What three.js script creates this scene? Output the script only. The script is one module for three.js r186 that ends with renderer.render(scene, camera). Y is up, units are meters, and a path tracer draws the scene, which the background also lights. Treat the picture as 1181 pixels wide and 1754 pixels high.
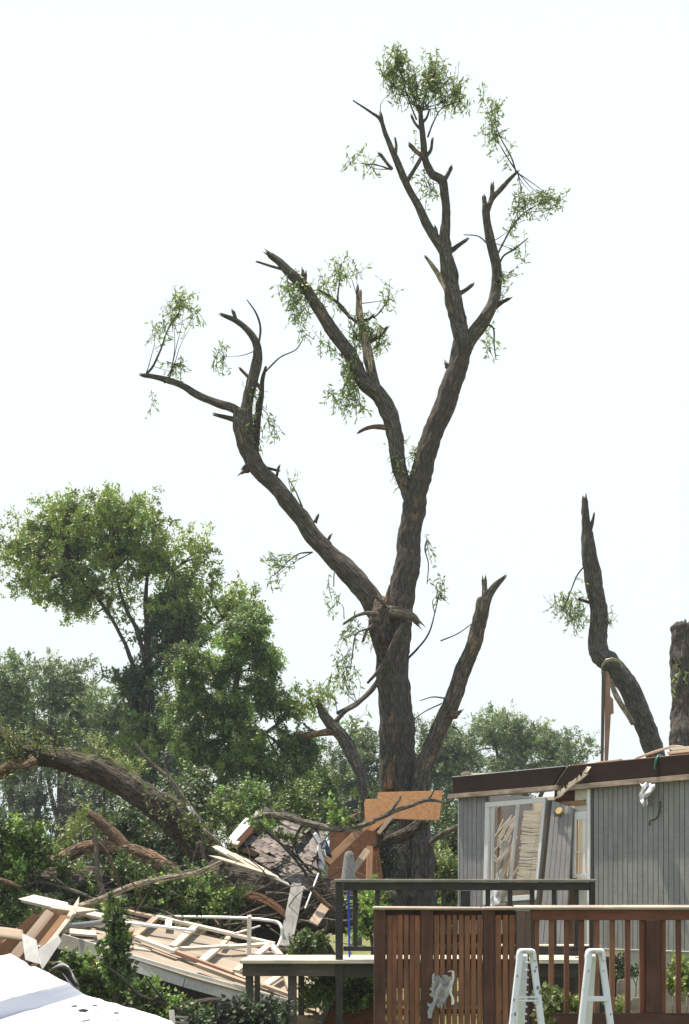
import * as THREE from 'three';
import { RoundedBoxGeometry } from 'three/addons/geometries/RoundedBoxGeometry.js';
import { mergeGeometries } from 'three/addons/utils/BufferGeometryUtils.js';
import { createNoise3D } from 'simplex-noise';

// ---------------------------------------------------------------- camera, sky, sun, exposure
const F = 2700, CX = 590.5, HORIZON = 1548, EYE = 1.6;       // focal length and horizon in photo pixels; eye height in metres
const scene = new THREE.Scene();
const camera = new THREE.PerspectiveCamera(2 * Math.atan(877 / F) * 180 / Math.PI, 1181 / 1754, 0.1, 900);
camera.position.set(0, EYE, 0);
camera.lookAt(0, EYE, -10);
camera.setViewOffset(1181, 1754, 0, -(HORIZON - 877), 1181, 1754);   // a level camera with the lens shifted up
scene.add(camera);

const renderer = new THREE.WebGLRenderer({ antialias: true });
renderer.toneMapping = THREE.LinearToneMapping;
renderer.toneMappingExposure = 1.8;
renderer.shadowMap.enabled = true;

const SKY_W = 128, SKY_H = 64, skyData = new Float32Array(SKY_W * SKY_H * 4);
for (let j = 0; j < SKY_H; j++) for (let i = 0; i < SKY_W; i++) {
  const el = ((j + 0.5) / SKY_H - 0.5) * 180, t = Math.min(1, Math.max(0, (el - 27) / 48)), s = t * t * (3 - 2 * t), o = (j * SKY_W + i) * 4;
  const c = el < 0 ? [0.23, 0.23, 0.20] : [0.54 + (0.185 - 0.54) * s, 0.583 + (0.285 - 0.583) * s, 0.597 + (0.525 - 0.597) * s];
  skyData.set([c[0], c[1], c[2], 1], o);
}
const sky = new THREE.DataTexture(skyData, SKY_W, SKY_H, THREE.RGBAFormat, THREE.FloatType);
sky.mapping = THREE.EquirectangularReflectionMapping; sky.magFilter = sky.minFilter = THREE.LinearFilter; sky.needsUpdate = true;
scene.background = sky; scene.environment = sky;

const SUN = new THREE.Vector3(-0.22, 0.88, -0.40).normalize();
const sun = new THREE.DirectionalLight(0xfff1dc, 5.0);
sun.position.copy(SUN).multiplyScalar(80); sun.target.position.set(0, 2, -22);
sun.castShadow = true; sun.shadow.mapSize.set(4096, 4096); sun.shadow.radius = 1.2;
Object.assign(sun.shadow.camera, { left: -40, right: 40, top: 40, bottom: -40, near: 1, far: 200 });
scene.add(sun, sun.target);
scene.fog = new THREE.FogExp2(0xd8e6f2, 0.00065);

// ---------------------------------------------------------------- helpers
function rng(seed) { let s = seed | 0; return () => { s = (s + 0x6d2b79f5) | 0; let t = Math.imul(s ^ (s >>> 15), 1 | s); t = (t + Math.imul(t ^ (t >>> 7), 61 | t)) ^ t; return ((t ^ (t >>> 14)) >>> 0) / 4294967296; }; }
const N3 = createNoise3D(rng(7));
const R = rng(12345);
const rr = (a, b, r = R) => a + (b - a) * r();
const V = (x, y, z) => new THREE.Vector3(x, y, z);
const P = (px, py, d) => V((px - CX) * d / F, EYE + (HORIZON - py) * d / F, -d);
const names = new Map();
function numbered(name) { const n = names.get(name) || 0; names.set(name, n + 1); return n ? `${name}_${String(n).padStart(3, '0')}` : name; }
function thing(name, label, category, base, group) {
  const o = new THREE.Group(); o.name = numbered(name); o.position.copy(base); o.userData = { label, category };
  if (group) o.userData.group = group;
  scene.add(o); return o;
}
const rootOf = (o) => { while (o.parent && o.parent !== scene) o = o.parent; return o; };
function part(parent, name, geo, m, label) {                 // geometry given in world coordinates, moved to the thing's own axes
  const root = rootOf(parent);
  geo = geo.clone(); geo.translate(-root.position.x, -root.position.y, -root.position.z);
  return partL(parent, name, geo, m, label);
}
function partL(parent, name, geo, m, label) {
  const o = new THREE.Mesh(geo, m); o.name = name; o.castShadow = o.receiveShadow = true;
  if (label) o.userData.label = label;
  parent.add(o); return o;
}
function single(name, label, category, geo, m, group) {      // a thing that is one mesh
  geo.computeBoundingBox(); const b = geo.boundingBox, base = V((b.min.x + b.max.x) / 2, b.min.y, (b.min.z + b.max.z) / 2);
  geo.translate(-base.x, -base.y, -base.z);
  const o = new THREE.Mesh(geo, m); o.name = numbered(name); o.position.copy(base); o.castShadow = o.receiveShadow = true; o.userData = { label, category };
  if (group) o.userData.group = group;
  scene.add(o); return o;
}
function structure(name, geo, m) { const o = new THREE.Mesh(geo, m); o.name = numbered(name); o.receiveShadow = true; o.castShadow = true; o.userData.kind = 'structure'; scene.add(o); return o; }

// ---------------------------------------------------------------- textures
function hash2(x, y, s) { let h = Math.imul(x, 374761393) ^ Math.imul(y, 668265263) ^ Math.imul(s, 2246822519); h = Math.imul(h ^ (h >>> 13), 1274126177); return ((h ^ (h >>> 16)) >>> 0) / 4294967296; }
function tn(u, v, fx, fy, s) {                               // tileable value noise, u and v in 0..1
  const x = u * fx, y = v * fy, x0 = Math.floor(x), y0 = Math.floor(y), a = x - x0, b = y - y0, sa = a * a * (3 - 2 * a), sb = b * b * (3 - 2 * b);
  const w = (i, n) => ((i % n) + n) % n, h = (i, j) => hash2(w(x0 + i, fx), w(y0 + j, fy), s);
  return (h(0, 0) * (1 - sa) + h(1, 0) * sa) * (1 - sb) + (h(0, 1) * (1 - sa) + h(1, 1) * sa) * sb;
}
function fb(u, v, fx, fy, s, oct = 4) { let t = 0, a = 0.5, n = 0; for (let i = 0; i < oct; i++) { t += a * tn(u, v, fx << i, fy << i, s + i * 17); n += a; a *= 0.5; } return t / n; }
function dataTex(size, fn, srgb) {
  const d = new Uint8Array(size * size * 4);
  for (let j = 0; j < size; j++) for (let i = 0; i < size; i++) {
    const c = fn(i / size, j / size), o = (j * size + i) * 4;
    for (let k = 0; k < 3; k++) d[o + k] = Math.max(0, Math.min(255, 255 * (c.length ? c[k] : c)));
    d[o + 3] = 255;
  }
  const t = new THREE.DataTexture(d, size, size, THREE.RGBAFormat); t.wrapS = t.wrapT = THREE.RepeatWrapping; t.magFilter = THREE.LinearFilter; t.minFilter = THREE.LinearMipmapLinearFilter; t.generateMipmaps = true;
  if (srgb) t.colorSpace = THREE.SRGBColorSpace;
  t.needsUpdate = true; return t;
}
const rep = (t, x, y) => { const c = t.clone(); c.repeat.set(x, y); c.needsUpdate = true; return c; };
const barkH = (u, v) => { const w = fb(u, v, 4, 6, 5, 3) * 0.10, x = (u + w + 1) % 1, r = 1 - Math.abs(2 * fb(x, v, 14, 4, 9, 2) - 1), q = 1 - Math.abs(2 * fb(x, v, 26, 9, 19, 2) - 1); return Math.min(1, Math.pow(r, 3) * 0.55 + Math.pow(q, 3) * 0.45 + fb(u, v, 40, 24, 3, 2) * 0.3); };
const T = {
  barkC: dataTex(512, (u, v) => { const h = barkH(u, v), m = fb(u, v, 4, 3, 41, 4); const k = 0.17 + 1.0 * Math.pow(1 - h, 1.3) * (0.5 + 0.95 * m); return [k, k * 0.97, k * 0.93]; }),
  barkB: dataTex(512, (u, v) => 1 - barkH(u, v)),
  woodC: dataTex(512, (u, v) => { const g = fb(u, v, 3, 60, 11, 4), l = fb(u, v, 2, 10, 12, 3), k = tn(u, v, 5, 9, 77) > 0.93 ? 0.75 : 1; const s = (0.55 + 0.42 * g + 0.5 * (l - 0.5)) * k; return [s, s, s]; }),
  woodB: dataTex(512, (u, v) => fb(u, v, 3, 70, 11, 4)),
  weathC: dataTex(512, (u, v) => { const g = fb(u, v, 4, 50, 31, 4), l = fb(u, v, 6, 6, 32, 4), s = 0.45 + 0.45 * g + 0.5 * (l - 0.5); return [s, s * 0.98, s * 0.95]; }),
  paintC: dataTex(512, (u, v) => { const d = fb(u, v, 5, 5, 51, 5), f = fb(u, v, 90, 20, 53, 2), st = Math.max(0, fb(u, v, 3, 14, 57, 4) - 0.58), s = 0.82 + 0.34 * (d - 0.5) + 0.20 * (f - 0.5) - 0.5 * st; return [s, s, s]; }),
  whiteC: dataTex(512, (u, v) => { const d = fb(u, v, 4, 4, 61, 5), sp = Math.max(0, fb(u, v, 26, 26, 63, 3) - 0.74) * 2.2, s = 0.95 + 0.10 * (d - 0.5) - Math.min(0.4, sp); return [s, s, s * 0.98]; }),
  shingC: dataTex(256, (u, v) => { const s = 0.55 + 0.5 * (fb(u, v, 60, 60, 71, 2) - 0.5) + 0.7 * (fb(u, v, 4, 4, 73, 4) - 0.4); return [s, s * 0.97, s * 0.95]; }),
  soilC: dataTex(512, (u, v) => { const a = fb(u, v, 6, 6, 81, 5), b = fb(u, v, 60, 60, 83, 3); return [0.35 + 0.5 * a * b * 1.6, 0.36 + 0.5 * a * b * 1.6, 0.25 + 0.3 * a * b]; }),
  soilB: dataTex(512, (u, v) => fb(u, v, 24, 24, 87, 5)),
  grime: dataTex(256, (u, v) => 0.55 + 0.5 * fb(u, v, 6, 6, 91, 4)),
};
function osbTexture() {
  const c = document.createElement('canvas'); c.width = c.height = 512; const g = c.getContext('2d'), r = rng(99);
  g.fillStyle = 'rgb(165,141,110)'; g.fillRect(0, 0, 512, 512);
  for (let i = 0; i < 2600; i++) {
    const x = r() * 512, y = r() * 512, l = 14 + r() * 40, w = 5 + r() * 12, k = 0.82 + r() * 0.22;
    for (const [ox, oy] of [[0, 0], [512, 0], [-512, 0], [0, 512], [0, -512]]) {
      if (x + ox < -60 || x + ox > 572 || y + oy < -60 || y + oy > 572) continue;
      g.save(); g.translate(x + ox, y + oy); g.rotate((r.a = i * 2.399) % 3.1416);
      g.fillStyle = `rgb(${200 * k | 0},${172 * k | 0},${138 * k | 0})`; g.fillRect(-l / 2, -w / 2, l, w); g.restore();
    }
  }
  const t = new THREE.CanvasTexture(c); t.wrapS = t.wrapT = THREE.RepeatWrapping; t.colorSpace = THREE.SRGBColorSpace; return t;
}
T.osb = osbTexture();

// ---------------------------------------------------------------- materials
const lin = (r, g, b) => new THREE.Color().setRGB(r, g, b);
const mat = (c, o = {}) => new THREE.MeshStandardMaterial({ color: lin(...c), roughness: 0.85, ...o });
const wood = (c, k = 1, o = {}) => mat(c, { map: rep(T.woodC, k, k), bumpMap: rep(T.woodB, k, k), bumpScale: 0.0015, roughness: 0.8, ...o });
const weath = (c, o = {}) => mat(c, { map: rep(T.weathC, 1.1, 1.1), bumpMap: rep(T.woodB, 1.1, 1.1), bumpScale: 0.003, roughness: 0.9, ...o });
const dull = (c, o = {}) => new THREE.MeshPhysicalMaterial({ color: lin(...c), roughness: 1, specularIntensity: 0.15, ...o });
const barkM = (c, o = {}) => mat(c, { map: T.barkC, bumpMap: T.barkB, bumpScale: 0.035, roughness: 0.95, vertexColors: true, ...o });
const M = {
  bark: barkM([0.22, 0.197, 0.174]), barkDark: barkM([0.12, 0.098, 0.08]), barkRed: barkM([0.34, 0.215, 0.135]), barkGrey: barkM([0.36, 0.315, 0.265]), barkPale: barkM([0.72, 0.63, 0.50]),
  far: barkM([0.13, 0.11, 0.09], { bumpScale: 0.02 }),
  heart: wood([0.72, 0.50, 0.30], 2), lumber: wood([0.64, 0.535, 0.42]), lumberB: wood([0.48, 0.365, 0.27]), lumberC: wood([0.76, 0.67, 0.56]), lumberOld: wood([0.50, 0.38, 0.28]), orange: wood([0.36, 0.20, 0.10]),
  panelTan: wood([0.38, 0.32, 0.25], 0.7), panelBrown: dull([0.10, 0.055, 0.033], { map: rep(T.woodC, 0.8, 0.8) }), panelDark: dull([0.035, 0.022, 0.016], { map: rep(T.woodC, 0.8, 0.8) }),
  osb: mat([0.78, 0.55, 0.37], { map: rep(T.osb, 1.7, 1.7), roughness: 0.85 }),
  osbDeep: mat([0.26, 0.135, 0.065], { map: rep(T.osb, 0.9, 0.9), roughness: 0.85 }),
  red: weath([0.20, 0.075, 0.044]), redB: weath([0.27, 0.125, 0.068]), redC: weath([0.105, 0.047, 0.032]), slat: weath([0.27, 0.125, 0.068]), slatB: weath([0.21, 0.092, 0.052]), redGrey: weath([0.16, 0.11, 0.085]), capGrey: weath([0.50, 0.42, 0.37]),
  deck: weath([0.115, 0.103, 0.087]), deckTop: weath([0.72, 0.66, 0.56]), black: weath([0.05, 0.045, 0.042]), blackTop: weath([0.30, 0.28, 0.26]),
  greyBoard: weath([0.36, 0.36, 0.35]),
  siding: mat([0.315, 0.31, 0.32], { map: rep(T.paintC, 0.8, 0.8), bumpMap: rep(T.woodB, 2, 2), bumpScale: 0.001, roughness: 0.7 }),
  sidingB: mat([0.275, 0.282, 0.272], { map: rep(T.paintC, 0.8, 0.8), bumpMap: rep(T.woodB, 2, 2), bumpScale: 0.001, roughness: 0.7 }),
  sidingGap: mat([0.14, 0.14, 0.14]), skirt: mat([0.40, 0.41, 0.38], { map: rep(T.paintC, 0.6, 0.6) }),
  fascia: dull([0.04, 0.026, 0.021], { map: rep(T.paintC, 0.5, 0.5) }), trimTan: weath([0.42, 0.34, 0.27]), trimDark: mat([0.07, 0.062, 0.06], { roughness: 0.6 }),
  frame: mat([0.74, 0.76, 0.78], { map: rep(T.whiteC, 1, 1), roughness: 0.45 }), alu: mat([0.62, 0.65, 0.68], { metalness: 0.3, roughness: 0.45, map: rep(T.whiteC, 1, 1) }), cream: mat([0.62, 0.60, 0.52], { map: rep(T.paintC, 0.7, 0.7) }),
  inside: mat([0.82, 0.70, 0.52], { map: rep(T.paintC, 0.5, 0.5) }),
  blind: new THREE.MeshPhysicalMaterial({ color: lin(0.92, 0.84, 0.72), roughness: 1, transmission: 0.45, thickness: 0, side: THREE.DoubleSide }),
  curtain: new THREE.MeshPhysicalMaterial({ color: lin(0.72, 0.68, 0.64), roughness: 1, transmission: 0.35, thickness: 0, side: THREE.DoubleSide, map: rep(T.grime, 2, 2) }),
  glass: new THREE.MeshPhysicalMaterial({ color: lin(0.96, 0.98, 0.98), roughness: 0.02, transmission: 1, thickness: 0, ior: 1.5 }),
  plastic: new THREE.MeshPhysicalMaterial({ color: lin(0.86, 0.88, 0.92), roughness: 1, transmission: 0.3, thickness: 0, side: THREE.DoubleSide }),
  film: new THREE.MeshPhysicalMaterial({ color: lin(0.90, 0.92, 0.95), roughness: 0.62, transmission: 0.72, thickness: 0, side: THREE.DoubleSide, map: rep(T.grime, 3, 3) }),
  sheet: mat([0.52, 0.545, 0.60], { roughness: 0.5, side: THREE.DoubleSide }),
  whiteEdge: mat([0.66, 0.65, 0.62], { map: rep(T.paintC, 0.7, 0.7), roughness: 0.55 }),
  ladder: mat([0.64, 0.69, 0.78], { map: rep(T.whiteC, 2.2, 2.2), roughness: 0.4 }), ladderDirty: mat([0.20, 0.19, 0.19], { roughness: 0.8 }),
  pipe: mat([0.66, 0.66, 0.64], { metalness: 0.4, roughness: 0.4, map: rep(T.whiteC, 2, 2) }), stripDark: mat([0.075, 0.06, 0.052]), metalGrey: mat([0.30, 0.31, 0.33], { metalness: 0.6, roughness: 0.5, map: rep(T.grime, 1, 1) }), rust: mat([0.40, 0.235, 0.165], { map: rep(T.grime, 1, 1), roughness: 0.8 }), brass: mat([0.55, 0.40, 0.16], { metalness: 0.85, roughness: 0.35 }),
  shingles: [[0.22, 0.20, 0.185], [0.28, 0.255, 0.235], [0.17, 0.152, 0.142], [0.24, 0.21, 0.19]].map((c) => mat(c, { map: rep(T.shingC, 1.6, 1.6), roughness: 0.95 })),
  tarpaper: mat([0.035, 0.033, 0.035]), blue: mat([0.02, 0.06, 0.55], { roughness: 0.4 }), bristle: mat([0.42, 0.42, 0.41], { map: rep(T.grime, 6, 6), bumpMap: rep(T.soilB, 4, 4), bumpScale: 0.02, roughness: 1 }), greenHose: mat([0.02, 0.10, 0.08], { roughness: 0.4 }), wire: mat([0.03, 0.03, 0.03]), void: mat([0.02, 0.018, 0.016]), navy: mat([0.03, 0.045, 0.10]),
  picket: weath([0.36, 0.30, 0.26]), moss: mat([0.10, 0.12, 0.02]),
};
const leafM = (c) => new THREE.MeshPhysicalMaterial({ color: lin(...c), roughness: 0.55, specularIntensity: 0.8, transmission: 0.58, thickness: 0, side: THREE.DoubleSide });
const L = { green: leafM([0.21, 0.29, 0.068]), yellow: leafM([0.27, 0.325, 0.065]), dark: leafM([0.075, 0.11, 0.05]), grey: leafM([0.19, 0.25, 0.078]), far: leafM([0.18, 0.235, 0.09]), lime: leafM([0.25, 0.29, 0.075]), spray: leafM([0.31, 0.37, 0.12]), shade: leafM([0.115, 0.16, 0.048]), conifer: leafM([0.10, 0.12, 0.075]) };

// ---------------------------------------------------------------- geometry builders
function metreUV(g) {                                        // box projection in metres, longest side along u
  const p = g.attributes.position, n = g.attributes.normal, uv = new Float32Array(p.count * 2), ou = R() * 7, ov = R() * 7;
  g.computeBoundingBox(); const s = g.boundingBox.getSize(V()), long = s.x >= s.y && s.x >= s.z ? 0 : s.y >= s.z ? 1 : 2, get = (i, k) => k === 0 ? p.getX(i) : k === 1 ? p.getY(i) : p.getZ(i);
  for (let i = 0; i < p.count; i++) {
    const a = [Math.abs(n.getX(i)), Math.abs(n.getY(i)), Math.abs(n.getZ(i))], m = a.indexOf(Math.max(...a));
    const others = [0, 1, 2].filter((k) => k !== m); if (others[1] === long) others.reverse();
    uv[2 * i] = get(i, others[0]) + ou; uv[2 * i + 1] = get(i, others[1]) + ov;
  }
  g.setAttribute('uv', new THREE.BufferAttribute(uv, 2)); return g;
}
function board(l, h, w, bevel = 0.004) { const b = Math.min(bevel, l / 2.2, h / 2.2, w / 2.2); return metreUV(new RoundedBoxGeometry(l, h, w, 1, b)); }
function basis(x, up) { const ex = x.clone().normalize(), ez = ex.clone().cross(up).normalize(), ey = ez.clone().cross(ex); return new THREE.Matrix4().makeBasis(ex, ey, ez); }
function plank(A, B, wide, thick, up = V(0, 1, 0), o = {}) { // from A to B; "thick" along up, "wide" across
  const d = B.clone().sub(A), g = board(d.length(), thick, wide, o.bevel ?? 0.004);
  if (o.split) { const p = g.attributes.position, l = d.length() / 2; for (let i = 0; i < p.count; i++) { const s = Math.sign(p.getX(i)); if (Math.abs(p.getX(i)) > l * 0.9) { p.setX(i, p.getX(i) + s * o.split * N3(p.getZ(i) * 30, p.getY(i) * 30, l)); } } }
  g.applyMatrix4(basis(d, up).setPosition(A.clone().add(B).multiplyScalar(0.5))); g.computeVertexNormals; return g;
}
function boxAt(x0, x1, y0, y1, z0, z1, bevel = 0.004) { const g = board(x1 - x0, y1 - y0, z1 - z0, bevel); g.translate((x0 + x1) / 2, (y0 + y1) / 2, (z0 + z1) / 2); return g; }
// a plane through three points given as [px, py, distance]
function plane(a, b, c) {
  const A = P(...a), ex = P(...b).sub(A).normalize(), n = ex.clone().cross(P(...c).sub(A)).normalize();
  if (n.dot(V(0, EYE, 0).sub(A)) < 0) n.negate();
  const ey = n.clone().cross(ex);
  const at = (px, py, off = 0) => { const r = P(px, py, 1).sub(V(0, EYE, 0)), t = n.dot(A.clone().addScaledVector(n, off).sub(V(0, EYE, 0))) / n.dot(r); return r.multiplyScalar(t).add(V(0, EYE, 0)); };
  return { A, ex, ey, n, at, m: () => new THREE.Matrix4().makeBasis(ex, ey, n).setPosition(A), flat: (px, py) => { const q = at(px, py).sub(A); return [q.dot(ex), q.dot(ey)]; } };
}
function plate(pl, pts, thick, off = 0, bevel = 0.003) {     // an outline on that plane, extruded backwards
  const q = pts.map(([x, y]) => pl.flat(x, y)), sh = new THREE.Shape(q.map(([x, y]) => new THREE.Vector2(x, y)));
  const g = new THREE.ExtrudeGeometry(sh, { depth: Math.max(0.001, thick - 2 * bevel), bevelEnabled: bevel > 0, bevelThickness: bevel, bevelSize: bevel, bevelOffset: -bevel, bevelSegments: 1 });
  g.translate(0, 0, off - thick + bevel); g.applyMatrix4(pl.m()); return g;
}
const facing = (d) => plane([400, 1548, d], [700, 1548, d], [400, 1300, d]);
function patch(fn, nu, nv, thick) {                          // a bent sheet with thickness; fn(s, t) -> Vector3
  const pos = [], uv = [], idx = [], top = [];
  for (let j = 0; j <= nv; j++) for (let i = 0; i <= nu; i++) top.push(fn(i / nu, j / nv));
  const at = (i, j) => top[Math.max(0, Math.min(nv, j)) * (nu + 1) + Math.max(0, Math.min(nu, i))];
  const nor = (i, j) => at(i + 1, j).clone().sub(at(i - 1, j)).cross(at(i, j + 1).clone().sub(at(i, j - 1))).normalize();
  const su = at(0, 0).distanceTo(at(nu, 0)), sv = at(0, 0).distanceTo(at(0, nv));
  for (const k of [0, 1]) for (let j = 0; j <= nv; j++) for (let i = 0; i <= nu; i++) { const p = at(i, j).clone().addScaledVector(nor(i, j), -k * thick); pos.push(p.x, p.y, p.z); uv.push(i / nu * su, j / nv * sv); }
  const n = (nu + 1) * (nv + 1), id = (i, j) => j * (nu + 1) + i;
  for (let j = 0; j < nv; j++) for (let i = 0; i < nu; i++) { const a = id(i, j), b = id(i + 1, j), c = id(i + 1, j + 1), d = id(i, j + 1); idx.push(a, b, c, a, c, d, n + a, n + c, n + b, n + a, n + d, n + c); }
  const rim = (a, b) => idx.push(a, n + a, b, b, n + a, n + b);
  for (let i = 0; i < nu; i++) { rim(id(i, 0), id(i + 1, 0)); rim(id(i + 1, nv), id(i, nv)); }
  for (let j = 0; j < nv; j++) { rim(id(0, j + 1), id(0, j)); rim(id(nu, j), id(nu, j + 1)); }
  const g = new THREE.BufferGeometry(); g.setAttribute('position', new THREE.Float32BufferAttribute(pos, 3)); g.setAttribute('uv', new THREE.Float32BufferAttribute(uv, 2)); g.setIndex(idx); g.computeVertexNormals(); return g;
}
let limbSeed = 1;
// a limb: pts = Vector3[], radii = metres at each point
function limb(pts, radii, o = {}) {
  const { step = 0.07, rough = 0.10, tip = 'broken', color, lump = 0.10 } = o, rmax = Math.max(...radii), seg = o.seg || Math.max(6, Math.min(40, Math.round(8 + rmax * 90))), sd = limbSeed++ * 13.7, lr = rng(limbSeed * 31);
  const curve = new THREE.CatmullRomCurve3(pts, false, 'centripetal'), len = curve.getLength(), n = Math.max(4, Math.min(500, Math.ceil(len / Math.min(step, Math.max(0.02, rmax))))), pos = [], uv = [], col = [], idx = [];
  const m = radii.length - 1, U0 = Math.max(1, Math.round(2 * Math.PI * radii[0] / 0.3)), bend = Math.min(0.3, len * 0.05) * (o.wobble ?? 0.12);
  const knots = []; if (rmax > 0.07 && o.knots !== 0) { const kn = Math.round(len * 1.6); for (let i = 0; i < kn; i++) knots.push([lr() * len, lr() * 6.283, rr(0.06, 0.2, lr), rr(0.5, 1, lr)]); }
  let s = 0, prev = null, nor = null;
  const put = (p, u, v, a) => { pos.push(p.x, p.y, p.z); uv.push(u, v); const c = color ? color(p, a) : [1, 1, 1]; col.push(...c); };
  let ring = [];
  for (let i = 0; i <= n; i++) {
    const t = i / n, c = curve.getPoint(t), tan = curve.getTangent(t), k = Math.min(m - 1, Math.floor(t * m)), f = t * m - k, r0 = radii[k] + (radii[k + 1] - radii[k]) * f;
    const fade = Math.sin(Math.PI * t);
    c.add(V(N3(s * 1.1, sd, 1), N3(s * 1.1, sd, 5), N3(s * 1.1, sd, 9)).multiplyScalar(bend * fade));
    if (prev) s += c.distanceTo(prev); prev = c;
    if (!nor) { nor = Math.abs(tan.y) < 0.9 ? V(0, 1, 0).cross(tan).normalize() : V(1, 0, 0).cross(tan).normalize(); } else nor.sub(tan.clone().multiplyScalar(nor.dot(tan))).normalize();
    const bi = tan.clone().cross(nor);
    for (let j = 0; j <= seg; j++) {
      const a = (j % seg) / seg * Math.PI * 2, ca = Math.cos(a), sa = Math.sin(a);
      let d = 1 + lump * N3(ca * 0.8 + sd, sa * 0.8, s * 1.6) + rough * 0.6 * (0.5 - Math.abs(N3(ca * (2.5 + r0 * 14) + sd, sa * (2.5 + r0 * 14), s * 1.6))) + rough * 0.4 * N3(ca * 3 + sd, sa * 3, s * 5) ;
      for (const [ks, ka, kh, kw] of knots) { const x = (s - ks) / (r0 * kw), y = (((a - ka + 9.4248) % 6.2832) - 3.1416) / kw; const q = x * x + y * y; if (q < 4) d += kh * (Math.exp(-q * 1.5) - 0.6 * Math.exp(-q * 9)); }
      if (o.groove) d -= o.groove * Math.max(0, 1 - Math.abs(((a - o.grooveAt + 9.42) % 6.283) - 3.1416) / 0.35);
      const p = c.clone().addScaledVector(nor, ca * r0 * d).addScaledVector(bi, sa * r0 * d);
      put(p, j / seg * U0, s / 0.7, nor.y * ca + bi.y * sa);
      if (i === n) ring.push([p, tan, r0]);
    }
  }
  const w = seg + 1; let rows = n;
  if (tip === 'broken') {
    const jag = []; for (let j = 0; j < seg; j++) jag.push((0.15 + Math.pow(lr(), 2.2) * 2.4) * (0.6 + 0.4 * N3(j * 0.9, sd, 3)));
    for (let j = 0; j <= seg; j++) { const [p, tan, r0] = ring[j], q = curve.getPoint(1).lerp(p, 0.72).addScaledVector(tan, jag[j % seg] * r0 * (o.jag ?? 1)); put(q, j / seg * U0, (s + r0) / 0.9, 1); }
    rows++;
  }
  for (let i = 0; i < rows; i++) for (let j = 0; j < seg; j++) { const a = i * w + j, b = a + 1, c = a + w, d = c + 1; idx.push(a, b, d, a, d, c); }
  const endC = curve.getPoint(1).addScaledVector(curve.getTangent(1), tip === 'broken' ? -0.2 * radii[m] : 0.6 * radii[m]), e = pos.length / 3; put(endC, 0.5, s / 0.9, 1);
  for (let j = 0; j < seg; j++) idx.push(rows * w + j, rows * w + j + 1, e);
  const startC = curve.getPoint(0), b0 = pos.length / 3; put(startC, 0.5, 0, 1);
  for (let j = 0; j < seg; j++) idx.push(j + 1, j, b0);
  const g = new THREE.BufferGeometry(); g.setAttribute('position', new THREE.Float32BufferAttribute(pos, 3)); g.setAttribute('uv', new THREE.Float32BufferAttribute(uv, 2)); g.setAttribute('color', new THREE.Float32BufferAttribute(col, 3)); g.setIndex(idx); g.computeVertexNormals();
  // join the normals along the seam
  const nn = g.attributes.normal; for (let i = 0; i <= rows; i++) { const a = i * w, b = a + seg, x = nn.getX(a) + nn.getX(b), y = nn.getY(a) + nn.getY(b), z = nn.getZ(a) + nn.getZ(b), l = Math.hypot(x, y, z) || 1; nn.setXYZ(a, x / l, y / l, z / l); nn.setXYZ(b, x / l, y / l, z / l); }
  return g;
}
// the same with points [px, py, width in photo pixels, distance]
const pxLimb = (list, d, o) => limb(list.map((q) => P(q[0], q[1], q[3] ?? d)), list.map((q) => q[2] / 2 * (q[3] ?? d) / F), o);
const twigGeo = (list, d, o = {}) => pxLimb(list, d, { seg: 6, step: 0.12, rough: 0.1, tip: 'point', wobble: 0.35, ...o });

// ---------------------------------------------------------------- leaves
function leafShape(len, wid, fold = 0.25) {                  // a pointed leaf along +y, folded along its midrib and bent
  const y1 = len * 0.4, y2 = len * 0.75, w2 = wid * 0.36, z = wid * fold, b = len * 0.12;
  const p = [[0, 0, 0], [-wid / 2, y1, z], [0, y1, 0], [wid / 2, y1, z], [-w2, y2, z - b * 0.5], [0, y2, -b * 0.4], [w2, y2, z - b * 0.5], [0, len, -b]], f = [[0, 2, 1], [0, 3, 2], [1, 2, 5], [1, 5, 4], [2, 3, 6], [2, 6, 5], [4, 5, 7], [5, 6, 7]];
  const g = new THREE.BufferGeometry(); g.setAttribute('position', new THREE.Float32BufferAttribute(p.flat(), 3)); g.setIndex(f.flat()); g.computeVertexNormals(); return g;
}
function leafSimple(len, wid) {
  const g = new THREE.BufferGeometry(); g.setAttribute('position', new THREE.Float32BufferAttribute([0, 0, 0, -wid / 2, len * 0.45, wid * 0.15, wid / 2, len * 0.45, wid * 0.15, 0, len, -len * 0.15], 3)); g.setIndex([0, 2, 1, 1, 2, 3]); g.computeVertexNormals(); return g;
}
function sprigShape(seed, n, len, wid, stem) {
  const r = rng(seed), list = [];
  for (let i = 0; i < n; i++) {
    const g = leafSimple(len * rr(0.7, 1.2, r), wid * rr(0.8, 1.2, r));
    g.rotateX(rr(0.3, 1.5, r)); g.rotateY(i * 2.4 + rr(-0.4, 0.4, r)); g.translate(rr(-0.1, 0.1, r) * stem, stem * (i / n - 0.3), rr(-0.1, 0.1, r) * stem); list.push(g);
  }
  return mergeGeometries(list);
}
const SPRIG = { broad: sprigShape(3, 8, 0.15, 0.085, 0.32), fine: sprigShape(4, 9, 0.11, 0.05, 0.26), big: sprigShape(5, 7, 0.17, 0.10, 0.34), narrow: sprigShape(6, 8, 0.15, 0.038, 0.3), near: sprigShape(8, 7, 0.095, 0.058, 0.22), needle: sprigShape(9, 14, 0.16, 0.012, 0.25) };
const LEAF = leafShape(0.115, 0.036);
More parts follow.
